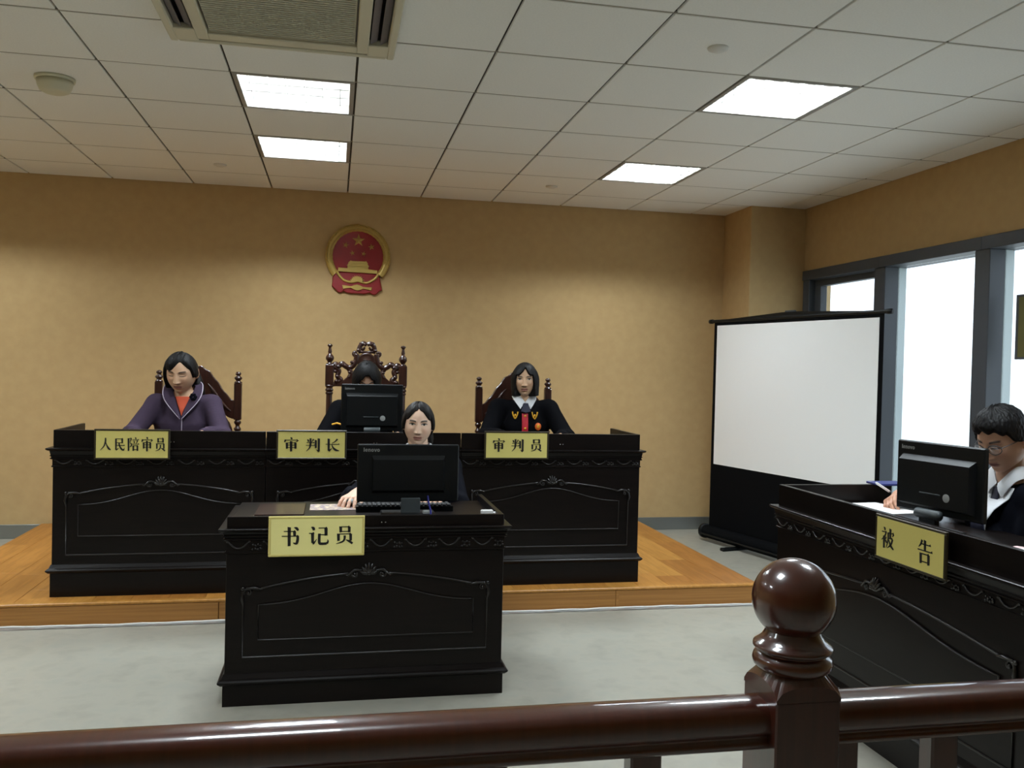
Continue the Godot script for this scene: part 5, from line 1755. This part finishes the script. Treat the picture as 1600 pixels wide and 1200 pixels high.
func furniture() -> void:
	var H := [0.14, 0.226, 0.328, 0.498, 0.575, 0.552, 0.607, 0.705, 0.742, 0.804, 0.9]
	var xs := [0.853, 1.955, 3.057, 4.159]
	var lb := ["dark carved bench desk at the left end of the platform", "dark carved bench desk in the middle of the platform behind the front desk", "dark carved bench desk at the right end of the platform"]
	for i in 3:
		var w: float = xs[i + 1] - xs[i] - 0.003
		var t := desk("bench_desk", lb[i], Vector3((xs[i] + xs[i + 1]) / 2, 0.12, 2.285), 0.0, w, 0.53, H, 0.82, i == 0, i == 2, i == 0, i == 2)
		t.set_meta("group", "judges' bench desks on the platform")
	var C := [0.098, 0.2, 0.271, 0.416, 0.494, 0.474, 0.535, 0.632, 0.68, 0.731, 0.777]
	desk("front_desk", "dark carved desk standing on the grey floor in front of the platform", Vector3(2.481, 0, 3.655), 0.0, 1.15, 0.595, C, 0.745, true, true, false, true)
	desk("side_desk", "dark carved desk at right, turned sideways beside the windows", Vector3(4.35, 0, 4.405), -PI / 2, 1.53, 0.57, H, 0.82, true, true, true, true)
	plaque("brass nameplate with five characters at the left of the bench", Vector3(1.262, 0.948, 2.325), 0.0, [["ren", 0.075, 0.15, 0.27, 0.44], ["min", 0.255, 0.15, 0.27, 0.44], ["pei", 0.435, 0.155, 0.26, 0.45], ["shen", 0.615, 0.16, 0.255, 0.45], ["yuan", 0.8, 0.145, 0.265, 0.45]])
	plaque("brass nameplate with three characters ending in a slanting stroke, on the middle bench desk", Vector3(2.206, 0.951, 2.325), 0.0, [["shen", 0.1, 0.22, 0.25, 0.46], ["pan", 0.41, 0.21, 0.26, 0.46], ["chang", 0.69, 0.21, 0.26, 0.46]])
	plaque("brass nameplate with three characters at the right of the bench", Vector3(3.38, 0.954, 2.325), 0.0, [["shen", 0.12, 0.2, 0.25, 0.46], ["pan", 0.41, 0.2, 0.26, 0.46], ["yuan", 0.71, 0.19, 0.26, 0.45]])
	plaque("bright brass nameplate with three characters on the front desk", Vector3(2.266, 0.702, 3.695), 0.0, [["shu", 0.12, 0.21, 0.25, 0.46], ["ji", 0.41, 0.21, 0.25, 0.46], ["yuan", 0.69, 0.2, 0.24, 0.46]], false)
	plaque("duller brass nameplate with two characters on the side desk", Vector3(4.31, 0.822, 4.645), -PI / 2, [["bei", 0.1, 0.19, 0.25, 0.46], ["gao", 0.63, 0.2, 0.27, 0.5]])
	side_chair("carved wooden chair behind the woman in purple at the left", Vector3(1.425, 0.12, 1.12), 0.51, 1.215)
	high_chair("tall carved wooden armchair with ball finials in the middle of the bench", Vector3(2.543, 0.12, 1.12), 0.507)
	side_chair("carved wooden chair behind the judge at the right of the bench", Vector3(3.6, 0.12, 1.12), 0.51, 1.215)
	office_chair("black office chair under the woman at the front desk", Vector3(2.765, 0, 2.72), 0.0, 0.35)
	office_chair("black office chair under the man at the side desk", Vector3(5.08, 0, 4.36), -PI / 2, 0.42)

func clutter() -> void:
	monitor("black monitor with round sticker on the middle bench desk", Vector3(2.55, 0.94, 1.99), 0.0, 0.368, 0.28, 0.068, 0, -0.02)
	monitor("wide black monitor on the front desk, seen from behind", Vector3(2.656, 0.745, 3.43), 0.0, 0.4515, 0.255, 0.056, 1)
	monitor("black monitor with round sticker on the side desk by the window", Vector3(4.617, 0.82, 4.39), -PI / 2 + 0.15, 0.418, 0.275, 0.062, 0)
	keyboard("black computer keyboard on the front desk behind the monitor", Vector3(2.65, 0.745, 3.3), 0.0)
	# mouse on a printed mat
	tag(put("mouse_mat", boxg(Vector3(2.335, 0.7465, 3.24), Vector3(0.22, 0.003, 0.17), 0.001), M.mouse_mat), "pale patterned mouse mat on the front desk", "mouse mat")
	var t := thing("computer_mouse", "black and grey computer mouse under the clerk's hand", "mouse", Vector3(2.405, 0.748, 3.205), 0.12)
	put("shell", Geo.new().ball(Vector3(0, 0.018, 0), Vector3(0.03, 0.018, 0.052), 20, 12), M.plastic_black, t)
	put("grey_panel", Geo.new().ball(Vector3(0.004, 0.021, 0.018), Vector3(0.02, 0.0165, 0.034), 16, 10), M.sticker, t)
	# small things at the right end of the front desk
	t = thing("eraser_box", "small white box on the right corner of the front desk", "box", Vector3(2.995, 0.745, 3.56))
	put("carton", boxg(Vector3(0, 0.018, 0), Vector3(0.055, 0.036, 0.02), 0.004), M.paper, t)
	put("lid", boxg(Vector3(0.036, 0.014, 0), Vector3(0.016, 0.026, 0.018), 0.004), M.paper, t)
	var c := curve([Vector3(2.62, 0.752, 3.56), Vector3(2.66, 0.751, 3.6), Vector3(2.72, 0.751, 3.58), Vector3(2.75, 0.76, 3.53), Vector3(2.746, 0.8, 3.475), Vector3(2.742, 0.83, 3.462)], 6)
	tag(put("blue_monitor_cable", Geo.new().tube(c, 0.004, 6), M.blue_cable), "blue monitor cable behind the front desk screen", "cable")
	tag(put("card_box", boxg(Vector3(2.738, 0.757, 3.49), Vector3(0.04, 0.024, 0.03), 0.003), M.sticker), "small grey card box beside the front desk monitor stand", "box")
	# glass sheet marks: a thin dark document lying at the left of the front desk
	tag(put("document_folder", boxg(Vector3(2.1, 0.748, 3.3), Vector3(0.21, 0.006, 0.3), 0.002), M.chair_wood), "dark brown document folder on the left of the front desk", "folder")
	# side desk
	t = thing("pen", "white pen held in the man's hand", "pen", Vector3(4.78, 0.905, 3.80))
	t.rotation = Vector3(0, 0.55, -0.35)
	put("barrel", Geo.new().tube([Vector3(-0.085, 0, 0), Vector3(-0.075, 0, 0), Vector3(0.06, 0, 0)], [0.0025, 0.0055, 0.0055], 10), M.pen_white, t)
	put("cap", Geo.new().tube([Vector3(0.06, 0, 0), Vector3(0.072, 0, 0)], 0.006, 10), M.plastic_grey, t)
	var sheets := [[Vector3(4.72, 0.8215, 3.86), 0.1, "white sheet of paper under the writing hand", M.paper], [Vector3(4.66, 0.8212, 4.86), 0.35, "pink-white sheet of paper at the near end of the side desk", M.paper_pink], [Vector3(4.6, 0.8235, 4.9), 0.2, "topmost white sheet at the near end of the side desk", M.paper], [Vector3(4.53, 0.8212, 4.15), 0.0, "white sheet of paper by the side desk nameplate", M.paper]]
	for s in sheets:
		var g := Geo.new()
		g.xf = Transform3D(Basis(Vector3.UP, s[1]), Vector3.ZERO)
		g.box(Vector3.ZERO, Vector3(0.21, 0.0016, 0.297))
		tag(put("sheet_of_paper", g, s[3], null, s[0]), s[2], "paper", "papers on the side desk")
	var g2 := Geo.new()
	g2.tube(curve([Vector3(4.6, 0.826, 4.5), Vector3(4.56, 0.838, 4.66), Vector3(4.52, 0.834, 4.74), Vector3(4.46, 0.83, 4.78)], 6), 0.005, 6)
	tag(put("monitor_cable", g2, M.plastic_black), "black cable curling across the papers on the side desk", "cable")
	tag(put("notebook", boxg(Vector3(4.58, 0.831, 5.03), Vector3(0.2, 0.02, 0.14), 0.003), M.plastic_black), "black notebook near the corner of the side desk", "notebook")
	tag(put("blue_folder", boxg(Vector3(4.9, 0.905, 3.66), Vector3(0.16, 0.01, 0.11), 0.002), M.blue_folder), "small navy blue folder lying on the far end of the side desk", "folder")
	t = thing("window_notice", "dark framed notice hung on the window pane at the right edge", "notice", Vector3(X1 + 0.09, 1.722, 2.968))
	put("board", boxg(Vector3(0, 0, 0.008), Vector3(0.006, 0.36, 0.29), 0.001), mat("notice_green", rgb(96, 92, 44), 0.6), t)
	put("notice_frame", boxg(Vector3(0, 0, -0.147), Vector3(0.01, 0.386, 0.02), 0.002).box(Vector3(0, 0.186, 0), Vector3(0.01, 0.014, 0.274), 0.002).box(Vector3(0, -0.186, 0), Vector3(0.01, 0.014, 0.274), 0.002).box(Vector3(0, 0, 0.147), Vector3(0.01, 0.386, 0.02), 0.002), M.frame_grey, t)

# ---------------------------------------------------------------- the scene
const LAMP := 4.1

func _ready() -> void:
	var cam := Camera3D.new()
	cam.name = "camera"
	cam.position = Vector3(2.3244, CH - 1.39627, 7.37128)
	cam.rotation = Vector3(-0.01938, -0.19934, 0.02353)
	cam.fov = rad_to_deg(2.0 * atan(600.0 / 1372.94))
	cam.near = 0.05
	cam.far = 200.0
	add_child(cam)
	cam.current = true
	var we := WorldEnvironment.new()
	we.name = "environment"
	var e := Environment.new()
	e.background_mode = Environment.BG_SKY
	var sky := Sky.new()
	var sm := ProceduralSkyMaterial.new()
	sm.sky_top_color = Color(0.86, 0.93, 1.0)
	sm.sky_horizon_color = Color(0.9, 0.96, 1.0)
	sm.ground_horizon_color = Color(0.86, 0.92, 0.95)
	sm.ground_bottom_color = Color(0.8, 0.86, 0.88)
	sm.sky_energy_multiplier = 1.0
	sm.ground_energy_multiplier = 1.0
	sky.sky_material = sm
	e.sky = sky
	e.background_energy_multiplier = 2.4
	e.tonemap_mode = Environment.TONE_MAPPER_LINEAR
	e.tonemap_exposure = 1.0
	e.sdfgi_enabled = true
	e.ssao_enabled = true
	e.ssil_enabled = true
	we.environment = e
	add_child(we)
	materials()
	room()
	ceiling()
	lamps()
	platform()
	furniture()
	screen()
	emblem()
	ceiling_fittings()
	railing()
	people()
	clutter()
